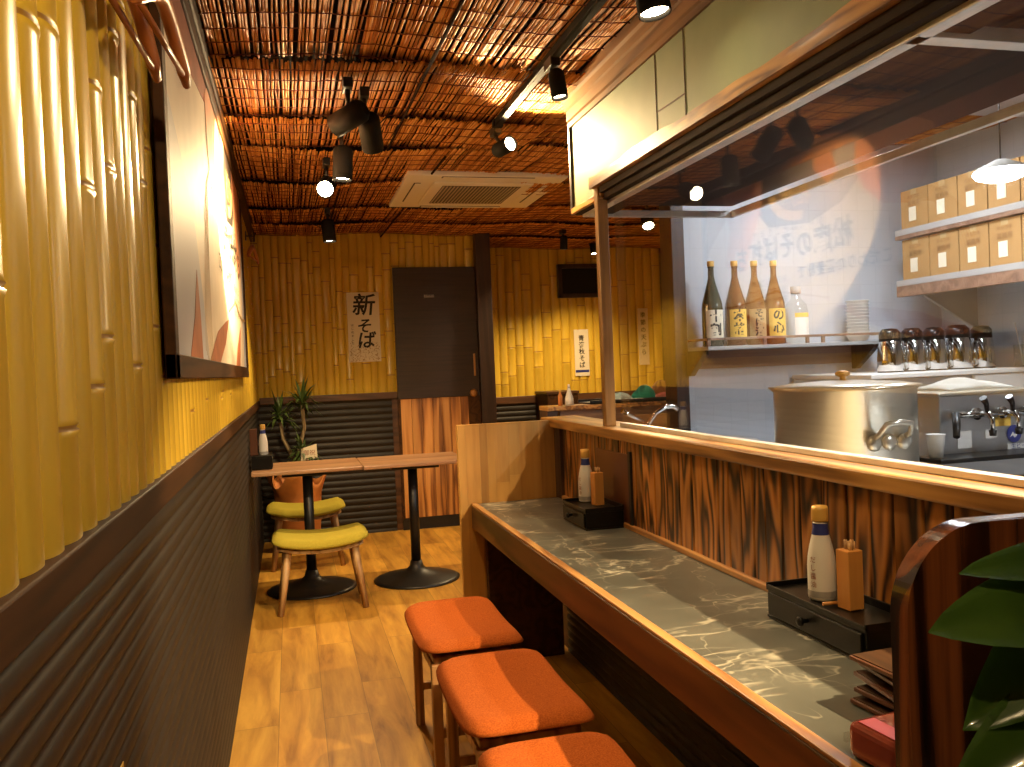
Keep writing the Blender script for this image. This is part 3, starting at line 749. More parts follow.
# condiments on the left table
t = thing('table_caddy', 'small black condiment box on the left table against the wall', 'condiment box', (.080, 5.50, .7705))
MB().box(-.06, .06, -.10, .10, 0, .085, .003).build('box_body', 'blackgloss', t)
MB().box(-.062, .062, -.102, -.1, .012, .07, .001).build('drawer', 'blackgloss', t)
soy('soy sauce bottle on the small box on the left table', .090, 5.47, .856, .185)
o = MB().box(-.022, .022, -.022, .022, 0, .16, .002).build('menu_holder', 'brownmenu'); o.location = (.034, 5.47, .856)
tag(o, 'dark brown upright menu holder beside the bottle on the left table', 'menu holder')

# ------------------------------------------------------------------ left wall poster
ps = thing('framed_poster', 'large dark framed poster of soba making on the left bamboo wall', 'poster', (.014, 3.52, 1.9))
Y0, Y1, Z0, Z1 = 1.95, 5.20, 1.335, 2.41; oy, oz = 3.52, 1.9
def PW(u, v, d): return Vector((d, u-oy, v-oz))
fb = .055
mb = MB()
mb.box(0, .024, Y0-oy, Y1-oy, Z0-oz, Z0+fb-oz, .003).box(0, .024, Y0-oy, Y1-oy, Z1-fb-oz, Z1-oz, .003).box(0, .024, Y0-oy, Y0+fb-oy, Z0-oz, Z1-oz, .003).box(0, .024, Y1-fb-oy, Y1-oy, Z0-oz, Z1-oz, .003)
mb.build('frame', 'trimwood', ps)
MB().box(.006, .014, Y0+.05-oy, Y1-.05-oy, Z0+.05-oz, Z1-.05-oz).build('print_sheet', 'doughprint', ps)
def prt(name, polys, mat, d):
    for p in polys: MB().prism([((u if u > 5.1 or u < 2.3 else u) , v) for u, v in p], PW, d-.0008, d).build(name, mat, ps)
prt('printed_backdrop', [[(2.01, 2.36), (5.14, 2.36), (5.14, 2.02), (5.0, 2.12), (4.86, 2.22), (3.3, 2.30), (2.01, 2.15)]], 'redbrown', .0150)
prt('printed_side_shade', [[(4.95, 1.39), (5.14, 1.39), (5.14, 1.95), (5.05, 1.98), (5.0, 1.75)], [(2.01, 2.02), (2.55, 1.80), (2.85, 1.39), (2.01, 1.39)]], 'blueprint', .0150)
prt('printed_shirt', [[(3.50, 2.36), (3.56, 2.20), (3.72, 2.09), (4.0, 2.03), (4.4, 2.07), (4.52, 2.18), (4.55, 2.36)]], 'darkprint', .0158)
prt('printed_arm', [[(4.45, 2.36), (4.48, 2.18), (4.60, 2.0), (4.66, 1.86), (4.74, 1.85), (4.76, 2.0), (4.86, 1.88), (4.90, 1.92), (4.84, 2.12), (4.92, 2.36)],
    [(3.08, 2.30), (3.12, 2.10), (3.25, 1.99), (3.42, 2.02), (3.55, 2.12), (3.62, 2.24), (3.60, 2.36), (3.2, 2.36)], [(3.8, 2.36), (3.75, 2.25), (3.83, 2.2), (3.95, 2.3), (3.95, 2.36)]], 'skin', .0166)
prt('printed_stalk', [[(2.30, 1.39), (2.62, 1.39), (2.60, 1.52), (2.55, 1.64), (2.44, 1.50)], [(2.85, 1.39), (3.25, 1.39), (3.55, 1.47), (3.8, 1.58), (3.62, 1.56), (3.2, 1.50)], [(4.2, 1.39), (4.5, 1.39), (4.7, 1.6), (4.4, 1.5)]], 'stalk', .0166)
mb = MB()
for k in range(9):
    pts = []
    for q in range(13):
        s = q/12; pts.append((3.33-.02*k-s*(.62-.05*k)-.08*math.sin(s*PI), 2.08-s*s*.66-.012*k))
    poly = [(u, v+.004) for u, v in pts]+[(u, v-.004) for u, v in reversed(pts)]
    mb.prism(poly, PW, .0166, .0172)
pts = [(3.85, 1.62), (4.1, 1.66), (4.35, 1.70), (4.6, 1.66), (4.85, 1.645), (5.2, 1.66)]
mb.prism([(u, v+.007) for u, v in pts]+[(u, v-.005) for u, v in reversed(pts)], PW, .0166, .0176)
mb.build('printed_noodles', 'noodle', ps)
mb = MB()
for i, ch in enumerate('松庵のそば打ち'): text_bm(mb, ch, .165 if i < 2 else .155, PW, 3.72+i*.165, 1.925-.012*math.sin(i*1.3), .0185, bold=.004)
for i, ch in enumerate('こだわりの蕎麦粉で'): text_bm(mb, ch, .078, PW, 3.40+i*.085, 1.775, .0185, bold=.0015)
for i, ch in enumerate('旨いそばをこの手で'): text_bm(mb, ch, .060, PW, 3.90+i*.080, 2.035, .0185)
for j, s in enumerate(('毎日お店で打つ', '挽きたて打ちたて', '茹でたての味')):
    for i, ch in enumerate(s): text_bm(mb, ch, .058, PW, 4.30+.13*j, 1.755-i*.0, .0185) if False else text_bm(mb, ch, .045, PW, 4.25+i*.052+.0*j, 1.76-.058*j, .0185)
mb.build('lettering', 'ink', ps)
mb = MB(); text_bm(mb, '松庵', .14, PW, 4.12, 2.19, .0190, bold=.002, shear=.2)
pts = [(3.99+.26*math.cos(a), 2.22+.17*math.sin(a)) for a in [PI*.02*k-.15 for k in range(0, -40, -4)]]
out = [(4.05+.33*math.cos(-PI*.06*k), 2.23+.17*math.sin(-PI*.06*k)) for k in range(9)]
inn = [(4.03+.28*math.cos(-PI*.06*k), 2.235+.125*math.sin(-PI*.06*k)) for k in range(9)]
mb.prism(out+inn[::-1], PW, .0182, .0190); mb.build('printed_emblem', 'gold', ps)

# wooden hangers on the left wall
def hanger(mb, c, ang, w=.40, tilt=0.):
    """wooden hanger in the vertical plane that makes ang with the wall; c is the tip of the hook"""
    d = Vector((math.sin(ang), math.cos(ang), 0)); z = Vector((0, 0, 1)); c = Vector(c)
    return lambda u, v: c+d*(u*math.cos(tilt)-v*math.sin(tilt))+z*(u*math.sin(tilt)+v*math.cos(tilt))
def add_hanger(label, c, ang, clips=True, w=.40):
    t = thing('coat_hanger', label, 'hanger', c, 0, 'wooden hangers on the left wall')
    f = hanger(None, (0, 0, 0), ang, w)
    pts = [f(-w/2+w*k/12, -.10-.085*abs(-1+k/6)**1.4) for k in range(13)]
    MB().tube(pts, [.008]+[.013]*11+[.008], 10, flat=1.5).build('shoulder_bar', 'hanger', t)
    MB().tube([f(-w/2+.03, -.178), f(w/2-.03, -.178)], .0055, 8).build('trouser_rod', 'hanger', t)
    hk = [f(0, -.10), f(0, -.045)]+[f(.020*math.sin(a)-.0, -.020+.02*-math.cos(a)) for a in [PI*.2*k for k in range(0, 8)]]
    MB().tube(hk, .0018, 6).build('hook', 'chrome', t)
    return t
pg = thing('coat_hook', 'small dark wall hook holding the near hangers', 'hook', (.016, 1.54, 2.075))
MB().box(0, .008, -.02, .02, -.04, .02, .002).build('back_plate', 'black', pg)
MB().tube([(.006, 0, -.01), (.09, 0, -.012), (.10, 0, .01)], .004, 8).build('hook_arm', 'black', pg)
add_hanger('wooden coat hanger nearest the viewer on the left wall', (.048, 1.50, 2.075), .05)
add_hanger('second wooden coat hanger overlapping the poster corner', (.088, 1.56, 2.085), .08)
pg = thing('coat_hook', 'small dark wall hook holding the far hanger', 'hook', (.016, 6.05, 2.30))
MB().box(0, .008, -.02, .02, -.04, .02, .002).build('back_plate', 'black', pg)
MB().tube([(.006, 0, -.01), (.06, 0, -.012), (.07, 0, .01)], .004, 8).build('hook_arm', 'black', pg)
add_hanger('wooden coat hanger beyond the far end of the poster', (.062, 6.05, 2.315), .12)

# yellow tab low on the left wainscot
MB().box(.0075, .0095, 1.32, 1.355, .72, .775, .0005).build('tape_tab', 'yellowlabel', wl)

# ------------------------------------------------------------------ paper signs
def sheet(label, x, y, z0, z1, w, lines, size, extra=None):
    t = thing('paper_sign', label, 'sign', (x, y, z0), 0, 'paper signs on the bamboo walls')
    h = z1-z0
    MB().box(-w/2, w/2, -.0015, 0, 0, h).build('paper', 'paper', t)
    return t, h
SW = lambda u, v, d: Vector((u, -.0015-d, v))
t, h = sheet('cream new soba sign with brush lettering left of the dark door', .878, YB-.004, 1.425, 2.0, .262, None, .1)
mb = MB(); text_bm(mb, '新', .19, SW, .0, h-.115, .001, bold=.003, shear=.12); text_bm(mb, 'そ', .13, SW, .0, h-.285, .001, bold=.002, shear=.15); text_bm(mb, 'ば', .15, SW, .012, h-.405, .001, bold=.003, shear=.12)
for i, ch in enumerate('はじめました'): text_bm(mb, ch, .025, SW, -.095, h-.27-.03*i, .001)
mb.build('brush_lettering', 'ink', t)
mb = MB(); R = random.Random(4)
for k in range(230):
    u = R.uniform(-.12, .12); v = R.uniform(.005, .175)*R.uniform(.6, 1); r = R.uniform(.003, .007); a = R.uniform(0, 3)
    mb.prism([(u+r*math.cos(a+q*2.09), v+r*math.sin(a+q*2.09)) for q in range(3)], SW, .0004, .0010)
mb.build('buckwheat_print', 'noodle', t)
t, h = sheet('narrow white sign with vertical lettering below the louvred vent', 3.075, YR-.012, 1.215, 1.675, .15, None, .1)
mb = MB()
for i, ch in enumerate('青海秋そば'): text_bm(mb, ch, .062, SW, .0, h-.09-.066*i, .001, bold=.001)
mb.build('brush_lettering', 'ink', t); MB().box(-.07, .07, -.0022, -.0016, .035, .06).build('blue_stripe', 'bluelabel', t)
t, h = sheet('long narrow white sign beside the window post, seen through the glass', 3.74, YR-.012, 1.30, 1.87, .11, None, .1)
mb = MB()
for i, ch in enumerate('季節の天ぷら'): text_bm(mb, ch, .058, SW, .0, h-.07-.075*i, .001, bold=.001)
mb.build('brush_lettering', 'ink', t)

# ------------------------------------------------------------------ air conditioner
ac = thing('ceiling_air_conditioner', 'cream four way air conditioner cassette in the reed ceiling', 'air conditioner', (1.455, 5.37, 2.452))
W = .485; D = .48
mb = MB().box(-W, W, -D, D, 0, .03, .008); mb.build('panel', 'acwhite', ac)
MB().box(-.31, .31, -.33, .33, -.012, 0, .01).build('raised_centre', 'acwhite', ac)
mb = MB()
for k in range(22): mb.box(-.24+k*.0222, -.232+k*.0222, -.26, .26, -.017, -.0121)
mb.build('grille', 'acgrille', ac)
MB().box(-.245, .245, -.265, .265, -.0135, -.0119).build('grille_backing', 'acslot', ac)
for x0, x1, y0, y1 in ((-.42, -.38, -.28, .28), (.38, .42, -.28, .28), (-.28, .28, -.46, -.42), (-.28, .28, .42, .46)):
    MB().box(x0, x1, y0, y1, -.002, .004, .001).build('air_slot', 'acslot', ac)
    cx = (x0+x1)/2; cy = (y0+y1)/2
    MB().box(x0+.008, x1-.003, y0+.006, y1-.006, -.006, -.0021, .001).build('louvre', 'acwhite', ac)

# ------------------------------------------------------------------ track and spotlights
tr = thing('lighting_track', 'black lighting track on the ceiling beside the soffit', 'lighting track', (1.24, 2.7, 2.445))
MB().box(-.017, .017, -1.7, 1.12, -.012, .018, .002).build('rail', 'trackblack', tr)
MB().box(-.009, .009, -1.69, 1.11, -.0135, -.0121).build('groove', 'trackblack', tr)
MB().box(-.024, .024, 1.10, 1.13, -.016, .02, .004).build('feed_end', 'trackblack', tr)
WARM = (1., .71, .36)
def spot(label, anchor, head, aim, power, size=70, lit=True, L=.145, r=.044, blend=.6, lever=None, gr='black ceiling spotlights', vis=.5):
    a = Vector(anchor); h = Vector(head); d = (Vector(aim)-h).normalized()
    t = thing('spotlight', label, 'spotlight', a, 0, gr); hl = h-a
    MB().box(-.018, .018, -.045, .045, -.025, .012, .003).build('adapter', 'black', t)
    mb = MB().tube([(0, 0, -.02), (0, 0, hl.z+.055)], .010, 10)
    mb.tube([(0, 0, hl.z+.06), tuple(hl)], .009, 8); mb.build('stem', 'black', t)
    q = d.to_track_quat('Z', 'Y').to_matrix().to_4x4()
    m = Matrix.Translation(hl-d*L*.5) @ q
    MB().lathe([(r*.55, -.006), (r*.8, 0), (r, .012), (r, L), (r*.93, L), (r*.88, L-.012)], n=24, mat=m, cap=False).lathe([(r*.8, 0), (0, .001)], n=24, mat=m, cap=False).build('lamp_head', 'trackblack', t)
    MB().lathe([(r*.9, L-.013), (0, L-.0125)], n=24, mat=m, cap=False).build('lens', 'lamp', t)
    if lever: MB().tube([tuple(hl), tuple(hl+Vector(lever))], .003, 6).build('lever', 'black', t)
    ld = bpy.data.lights.new('spot_beam', 'SPOT'); ld.energy = power; ld.color = WARM; ld.spot_size = math.radians(size); ld.spot_blend = blend; ld.shadow_soft_size = .02
    lo = bpy.data.objects.new('spot_beam', ld); COL.objects.link(lo); lo.parent = t
    lo.location = hl+d*(L*.5+.004); lo.rotation_mode = 'QUATERNION'; lo.rotation_quaternion = (-d).to_track_quat('Z', 'Y')
    return t
spot('black spotlight aimed at the poster, left head of the hanging pair', (.53, 3.32, 2.435), (.53, 3.30, 2.30), (.0, 3.80, 2.08), 1250, 66)
spot('black spotlight turned away to the right, right head of the hanging pair', (.60, 3.42, 2.435), (.62, 3.42, 2.28), (.90, 4.6, 1.2), 90, 80, lever=(.10, .02, .10))
spot('black spotlight hanging lower behind the pair, pointing down', (.54, 3.92, 2.435), (.54, 3.90, 2.27), (.40, 3.9, 0), 80, 80)
spot('lit spotlight facing the viewer above the poster end', (.50, 4.55, 2.435), (.49, 4.45, 2.285), (.20, 2.6, 1.5), 130, 90)
spot('lit spotlight pointing down near the back wall', (.56, 5.90, 2.435), (.56, 5.85, 2.29), (.75, 5.75, 0), 120, 120, lever=(-.13, 0, .06))
spot('short spotlight on the track pointing down beside the soffit', (1.24, 2.98, 2.43), (1.25, 2.95, 2.34), (1.42, 2.8, .7), 22, 50, L=.10, r=.030)
spot('lit spotlight at the track end turned towards the soffit', (1.24, 3.86, 2.43), (1.26, 3.80, 2.335), (1.50, 3.15, 2.39), 110, 130, L=.12, r=.034)
spot('bright spotlight on the ceiling next to the crown moulding', (1.24, 2.10, 2.43), (1.235, 2.10, 2.315), (1.42, 1.95, .7), 30, 60)
spot('small lit spotlight in front of the louvred vent, left of two', (2.55, 6.9, 2.46), (2.55, 6.88, 2.36), (2.5, 7.0, .8), 110, 130, L=.11, r=.032)
spot('small lit spotlight in front of the louvred vent, right of two', (3.05, 7.55, 2.46), (3.05, 7.52, 2.40), (3.0, 7.2, .9), 60, 130, L=.11, r=.032)
spot('spotlight added in the recess to brighten the pass shelf', (2.75, 5.6, 2.46), (2.75, 5.6, 2.33), (2.5, 4.6, 1.0), 90, 100)  # added for more light on the pass shelf and its tray
spot('unseen spotlight added near the viewer to light the left wall', (.62, .3, 2.47), (.62, .3, 2.32), (.0, 1.3, 1.0), 42, 120)  # out of view, added for light on the near bamboo
spot('unseen spotlight added over the near counter', (1.24, 1.05, 2.43), (1.24, 1.05, 2.33), (1.36, 1.9, .7), 12, 55)  # out of view, added for light at the near counter end

# ------------------------------------------------------------------ range hood
hd = thing('range_hood', 'dark range hood with aluminium edges behind the kitchen window', 'hood', (1.9, 2.0, 1.95))
X0, X1, Ya, Yb = -.40, .30, -2.4, 1.43
mb = MB()
mb.box(X0-.005, X0+.035, Ya, Yb, -.0, .04, .003).box(X1-.02, X1, Ya, Yb, 0, .028, .002).box(X0, X1, Yb-.02, Yb, 0, .028, .002).box(X0, X1, -.56, -.52, 0, .03, .002)
mb.build('edge_channel', 'alu', hd)
MB().box(X0+.012, X1-.01, Ya, Yb-.01, .05, .50).build('hood_body', 'darkmatte', hd)
kl = thing('added_hood_lamp', 'unseen warm lamp added under the range hood for the stool shadow', 'lamp', (1.93, .95, 1.94))  # unseen lamp, added to throw the shadow line across the stools
MB().lathe([(.03, .0), (.045, .02), (.045, .055), (0, .055)], n=20, cap=False).build('shade', 'alu', kl)
MB().lathe([(0, .012), (.03, .010)], n=20, cap=False).build('bulb', 'lamp', kl)
ld = bpy.data.lights.new('lamp_glow', 'SPOT'); ld.energy = 420; ld.color = WARM; ld.spot_size = math.radians(66); ld.spot_blend = .4; ld.shadow_soft_size = .015
lo = bpy.data.objects.new('lamp_glow', ld); COL.objects.link(lo); lo.parent = kl; lo.location = (0, 0, -.01)
lo.rotation_euler = (0, math.radians(-38), 0); lo.rotation_euler = (Vector((1.93, .95, 1.94))-Vector((.80, 2.45, .44))).to_track_quat('Z', 'Y').to_euler()

pdm = thing('pendant_lamp', 'round white pendant lamp glowing in front of the cardboard boxes', 'lamp', (2.95, 2.72, 2.0))
MB().lathe([(.094, .008), (.080, .022), (.05, .036), (.02, .05), (0, .05)], n=28, cap=False).build('lamp_shade', 'white', pdm)
MB().lathe([(0, -.035), (.05, -.031), (.085, -.018), (.098, .0), (.092, .01)], n=28, cap=False).build('diffuser', 'coollamp', pdm)
MB().tube([(0, 0, .05), (0, 0, .45)], .003, 6).build('cord', 'black', pdm)
def arealight(name, loc, size, power, col, rot=(0, 0, 0), parent=None):
    ld = bpy.data.lights.new(name, 'AREA'); ld.shape = 'RECTANGLE'; ld.size, ld.size_y = size; ld.energy = power; ld.color = col
    lo = bpy.data.objects.new(name, ld); COL.objects.link(lo); lo.location = loc; lo.rotation_euler = rot
    if parent: lo.parent = parent
    return lo
arealight('lamp_light', (0, 0, -.045), (.15, .15), 8, (.85, .93, 1), parent=pdm)
for i, (x, y, lab) in enumerate(((2.75, 3.3, 'white kitchen ceiling light hidden above the far shelf'), (2.75, .8, 'unseen white kitchen ceiling light added beyond the right edge'))):  # second fixture is out of view, added for cool kitchen light
    t = thing('ceiling_light', lab, 'ceiling light', (x, y-.0, 2.43), 0, 'kitchen ceiling lights')
    MB().box(-.08, .08, -.30 if i else -.3, .12 if not i else .3, -.02, .018, .004).build('housing', 'white', t)
    MB().box(-.06, .06, -.28, .10 if not i else .28, -.024, -.0201).build('diffuser', 'coollamp', t)
    arealight('lamp_light', (0, -.08, -.03), (.12, .36), 20 if i == 0 else 42, (.88, .94, 1), parent=t)

# ------------------------------------------------------------------ bottle shelf
bs = thing('bottle_shelf', 'grey wall shelf with low guard rail carrying the sake bottles', 'shelf', (2.76, 4.02, 1.39))
MB().box(-.52, .50, -.24, 0, -.018, 0, .002).build('shelf_board', 'grey', bs)
MB().box(-.50, .48, -.018, 0, -.11, -.018).build('shelf_shadow_band', 'brownwood', bs)  # brown band stands in for the shadow cast beneath the shelf
mb = MB().box(-.52, .50, -.24, -.228, .030, .042, .002)
for x in (-.515, -.21, .03, .12, .49): mb.box(x-.008, x+.008, -.24, -.228, 0, .03)
mb.box(-.52, -.508, -.24, 0, .03, .042).box(.488, .50, -.24, 0, .03, .042)
mb.build('guard_rail', 'brownwood', bs)
for x in (-.53, .44):
    MB().prism([(-.018, -.0), (-.018, -.125), (-.045, -.125), (-.20, -.018), (-.20, 0)], lambda u, v, d: Vector((d, u, v-.018)), x, x+.03).build('bracket', 'darkpost', bs)
BP = [(.0, 0), (.050, 0), (.0525, .006), (.0525, .19), (.050, .215), (.036, .265), (.022, .315), (.0155, .345), (.0145, .39), (.0165, .393), (.0165, .405), (.0145, .408)]
def big_bottle(label, x, mat, lab, txt, tcol='ink', z=1.392, y=3.89, sc=1.):
    t = thing('sake_bottle', label, 'bottle', (x, y, z), 0, 'bottles on the kitchen shelf')
    MB().lathe([(r*sc, q*sc) for r, q in BP], n=26).build('bottle_body', mat, t)
    MB().lathe([(.0155*sc, .396*sc), (.0175*sc, .400*sc), (.0175*sc, .425*sc), (0, .427*sc)], n=20).build('cap', 'capyellow', t)
    mb = MB(); n = 12
    mb.grid(lambda s, q: Vector((.0533*sc*math.cos(-PI/2-.15+(s-.5)*1.9), .0533*sc*math.sin(-PI/2-.15+(s-.5)*1.9), (.035+.145*q)*sc)), n, 1)
    mb.build('label', lab, t)
    mb = MB()
    for i, ch in enumerate(txt):
        def fn(u, v, d): 
            a = -PI/2-.15+u/(.0545*sc); return Vector((.0545*sc*math.cos(a), .0545*sc*math.sin(a), v))
        text_bm(mb, ch, .062*sc if len(txt) < 3 else .045*sc, fn, 0, (.145-.066*i)*sc if len(txt) < 3 else (.155-.046*i)*sc, 0, bold=.002)
    mb.build('label_lettering', tcol, t)
    return t
big_bottle('dark green sake bottle with cream label, leftmost on the shelf', 2.325, 'darkgreen', 'paper', '十割')
big_bottle('brown sake bottle with yellow label, second from the left', 2.455, 'brownglass', 'yellowlabel', '本格')
big_bottle('amber sake bottle with faint brown label, third from the left', 2.565, 'amber', 'noodle', 'そば酒')
big_bottle('amber sake bottle with tan label, tall one right of the amber bottle', 2.675, 'amber', 'yellowlabel', 'の心')
t = thing('spirit_bottle', 'clear glass bottle with grey cap and white label on the shelf', 'bottle', (2.80, 3.89, 1.392), 0, 'bottles on the kitchen shelf')
MB().lathe([(0, 0), (.055, 0), (.058, .008), (.058, .17), (.050, .20), (.028, .225), (.022, .235), (.022, .26)], n=26).build('bottle_body', 'bottleglass', t)
MB().lathe([(.025, .255), (.026, .259), (.026, .292), (0, .293)], n=20).build('cap', 'grey', t)
MB().grid(lambda s, q: Vector((.0590*math.cos(-PI/2+.1+(s-.5)*1.6), .0590*math.sin(-PI/2+.1+(s-.5)*1.6), .05+.085*q)), 10, 1) if False else None
mb = MB(); mb.grid(lambda s, q: Vector((.0590*math.cos(-PI/2+.1+(s-.5)*1.6), .0590*math.sin(-PI/2+.1+(s-.5)*1.6), .04+.09*q)), 10, 1); mb.build('label', 'white', t)
mb = MB(); mb.grid(lambda s, q: Vector((.0592*math.cos(-PI/2+.1+(s-.5)*1.6), .0592*math.sin(-PI/2+.1+(s-.5)*1.6), .132+.022*q)), 10, 1); mb.build('neck_label', 'yellowlabel', t)
R = random.Random(8)
first = None
for k in range(12):
    lab = 'white takeaway bowl in the stack at the right end of the bottle shelf'
    if first is None:
        first = MB().lathe([(.0, 0), (.040, 0), (.056, .026), (.060, .027), (.060, .030), (.054, .029), (.038, .004), (0, .004)], n=24).build('takeaway_bowl', 'white')
        first.location = (3.155, 3.88, 1.392); tag(first, lab, 'bowl', 'stacked takeaway bowls')
    else:
        c = first.copy(); COL.objects.link(c); c.location = (3.155+R.uniform(-.001, .001), 3.88, 1.392+k*.0165); c['label'] = lab

# ------------------------------------------------------------------ box shelves
def wshelf(label, z):
    t = thing('storage_shelf', label, 'shelf', (XK-.01, 2.2, z), 0, 'storage shelves on the right kitchen wall')
    MB().box(-.44, 0, -2.0, 1.62, -.03, 0, .002).build('shelf_board', 'grey', t)
    MB().box(-.44, -.41, -2.0, 1.62, -.085 if z < 1.8 else -.05, -.03, .002).build('front_rail', 'brownwood', t)
    if z < 1.8:
      for y in (-1.9, .3, 1.55): MB().prism([(0, -.03), (0, -.25), (-.03, -.25), (-.38, -.05), (-.38, -.03)], lambda u, v, d: Vector((u, d, v)), y, y+.02).build('bracket', 'grey', t)
    return t
wshelf('lower grey storage shelf on the right kitchen wall', 1.695)
wshelf('upper grey storage shelf on the right kitchen wall', 1.955)
def carton(label, y0, y1, z, h, group):
    w = y1-y0
    t = thing('cardboard_box', label, 'box', (3.57, (y0+y1)/2, z), 0, group)
    MB().box(-.20, .20, -w/2+.003, w/2-.003, 0, h, .002).build('carton', 'card', t)
    MB().box(-.202, -.2, -.025+.01, .025+.01, .035, .105).build('white_label', 'paper', t)
    mb = MB()
    fn = lambda u, v, d: Vector((-.2015, -u, v))
    text_bm(mb, '業務用', .030, fn, -.0, h*.62, 0); text_bm(mb, 'めんつゆ', .022, fn, 0, h*.80, 0)
    mb.build('printing', 'cardprint', t)
    MB().box(-.2008, .2008, -.02, .02, h*.86, h+.0008).build('packing_tape', 'noodle', t)
    return t
ys = [3.795, 3.60, 3.405, 3.225, 3.045, 2.86, 2.67]
nm = ['next to the shelf end', 'second from the shelf end', 'third from the shelf end', 'fourth from the shelf end', 'fifth from the shelf end', 'sixth from the shelf end']
for k in range(6):
    carton('cardboard box on the lower storage shelf, ' + nm[k], ys[k+1], ys[k], 1.696, .205, 'cardboard boxes on the lower shelf')
    carton('cardboard box on the upper storage shelf, ' + nm[k], ys[k+1], ys[k], 1.956, .195, 'cardboard boxes on the upper shelf')

# ------------------------------------------------------------------ fridge, worktops, carafes
fr = thing('display_fridge', 'steel refrigerator with sliding glass doors under the carafes', 'refrigerator', (3.12, 3.66, 0))
MB().box(-.28, .28, -.02, .34, .0, 1.0, .004).box(-.28, .28, -.28, -.0, 0, .12).box(-.28, -.25, -.28, 0, .12, 1.14).box(-.28, .28, -.28, .34, 1.0 if False else 1.17, 1.205, .004).box(-.28, .28, .02, .34, 1.0, 1.17).build('cabinet', 'steelrough', fr)
MB().box(.245, .28, -.28, 0, .12, 1.17, .003).box(-.28, .28, -.285, -.25, 1.145, 1.17, .003).box(-.02, .01, -.28, -.25, .12, 1.145, .002).build('door_frame', 'steel', fr)
MB().box(-.25, .245, -.262, -.256, .12, 1.145).build('glass_door', 'bottleglass', fr)
MB().box(-.25, .245, -.22, 0, .955, .970).box(-.25, .245, -.22, 0, .55, .565).build('inner_shelf', 'white', fr)
for k in range(6):
    pass
mk = MB(); 
fl = thing('price_card', 'small yellow price card on the refrigerator door', 'card', (3.255, 3.377, 1.10))
MB().box(-.045, .045, -.004, 0, 0, .055, .001).build('card_sheet', 'yellowlabel', fl)
mb = MB(); text_bm(mb, '冷', .04, lambda u, v, d: Vector((u, -.0046, v)), -.0, .028, 0); mb.build('printing', 'redbrown', fl)
first = None; R = random.Random(3)
for k in range(9):
    x = 2.90+.047*k
    if first is None:
        first = MB().lathe([(0, 0), (.016, 0), (.020, .09), (.018, .09), (.015, .006), (0, .006)], n=14).build('drinking_glass', 'bottleglass')
        tag(first, 'drinking glass standing inside the glass fronted refrigerator', 'glass', 'glasses inside the refrigerator'); first.location = (x, 3.50, .9705)
    else:
        c = first.copy(); COL.objects.link(c); c.location = (x, 3.50, .9705)
fz = thing('chest_freezer', 'white chest freezer in the right corner of the kitchen', 'freezer', (3.60, 3.66, 0))
MB().box(-.19, .18, -.28, .34, .02, 1.10, .006).build('cabinet', 'white', fz)
MB().box(-.195, .185, -.29, .34, 1.105, 1.205, .008).build('lid', 'white', fz)
wt = thing('white_worktop', 'white shelf top over refrigerator and freezer', 'worktop', (3.30, 3.66, 1.206))
MB().box(-.47, .48, -.30, .34, 0, .022, .004).build('worktop_slab', 'white', wt)
def carafe(label, x, y, s=1.):
    t = thing('vacuum_carafe', label, 'carafe', (x, y, 1.2285), 1.25, 'steel carafes in a row')
    MB().lathe([(0, 0), (.058, 0), (.062, .008), (.061, .06), (.056, .12), (.048, .150), (.040, .165)], n=28).build('carafe_body', 'chrome', t)
    MB().lathe([(.0605, .0), (.0615, .016)], n=28, cap=False).build('base_ring', 'black', t)
    MB().lathe([(.046, .138), (.051, .144), (.050, .182), (.034, .200), (0, .203)], n=24).build('lid', 'blackgloss', t)
    MB().tube([(.036, 0, .188), (.070, 0, .188), (.088, 0, .165), (.090, 0, .09), (.078, 0, .055), (.056, 0, .055)], .009, 10).build('handle', 'blackgloss', t)
    MB().tube([(-.035, 0, .168), (-.058, 0, .186)], [.016, .008], 8).build('spout', 'blackgloss', t)
    t.scale = (s, s, s*1.06); return t
cf = carafe('steel vacuum carafe with black lid, leftmost of the row', 3.125, 3.60)
for x, lab in ((3.252, 'second from the left'), (3.380, 'third from the left'), (3.520, 'fourth from the left, broad one'), (3.665, 'rightmost of the row')):
    c = dup(cf, (x, 3.60, 1.2285), 'steel vacuum carafe with black lid, ' + lab)
    if 'broad' in lab: c.scale = (1.12, 1.12, 1.1)
jr = thing('utensil_jar', 'clear glass jar holding straws next to the carafes', 'jar', (3.74, 3.42, 1.2285))
MB().lathe([(0, 0), (.04, 0), (.043, .11), (.040, .11), (.037, .006), (0, .006)], n=22).build('jar_glass', 'bottleglass', jr)
for dx, dy, hh in ((-.045, 0, .22), (.02, .01, .17), (.0, -.03, .15)): MB().tube([(0, 0, .01), (dx, dy, hh)], .003, 6).build('straw', 'white', jr)
ft = thing('folded_towel', 'white cloth heaped on the beer server', 'cloth', (2.72, 2.70, 1.176))
mb = MB(); mb.grid(lambda s, t: Vector(((s-.5)*.30, (t-.5)*.22, .002+.035*(math.sin(PI*s)*math.sin(PI*t))**.5+.010*math.sin(s*14+t*3)*math.sin(PI*s)*math.sin(PI*t))), 24, 14)
bmesh.ops.solidify(mb.bm, geom=mb.bm.faces[:], thickness=.002); mb.build('cloth_sheet', 'pouch', ft)
sk = thing('kitchen_worktop', 'stainless steel kitchen worktop behind the ledge', 'worktop', (2.1, 2.2, 0))
MB().box(-.48, .95, -1.6, 1.14, .72, .76, .003).box(-.48, .50, 1.14, 1.55, .72, .76, .003).build('steel_top', 'steelrough', sk)
MB().box(-.46, .93, -1.6, 1.12, .0, .72).build('cabinet', 'steelrough', sk)

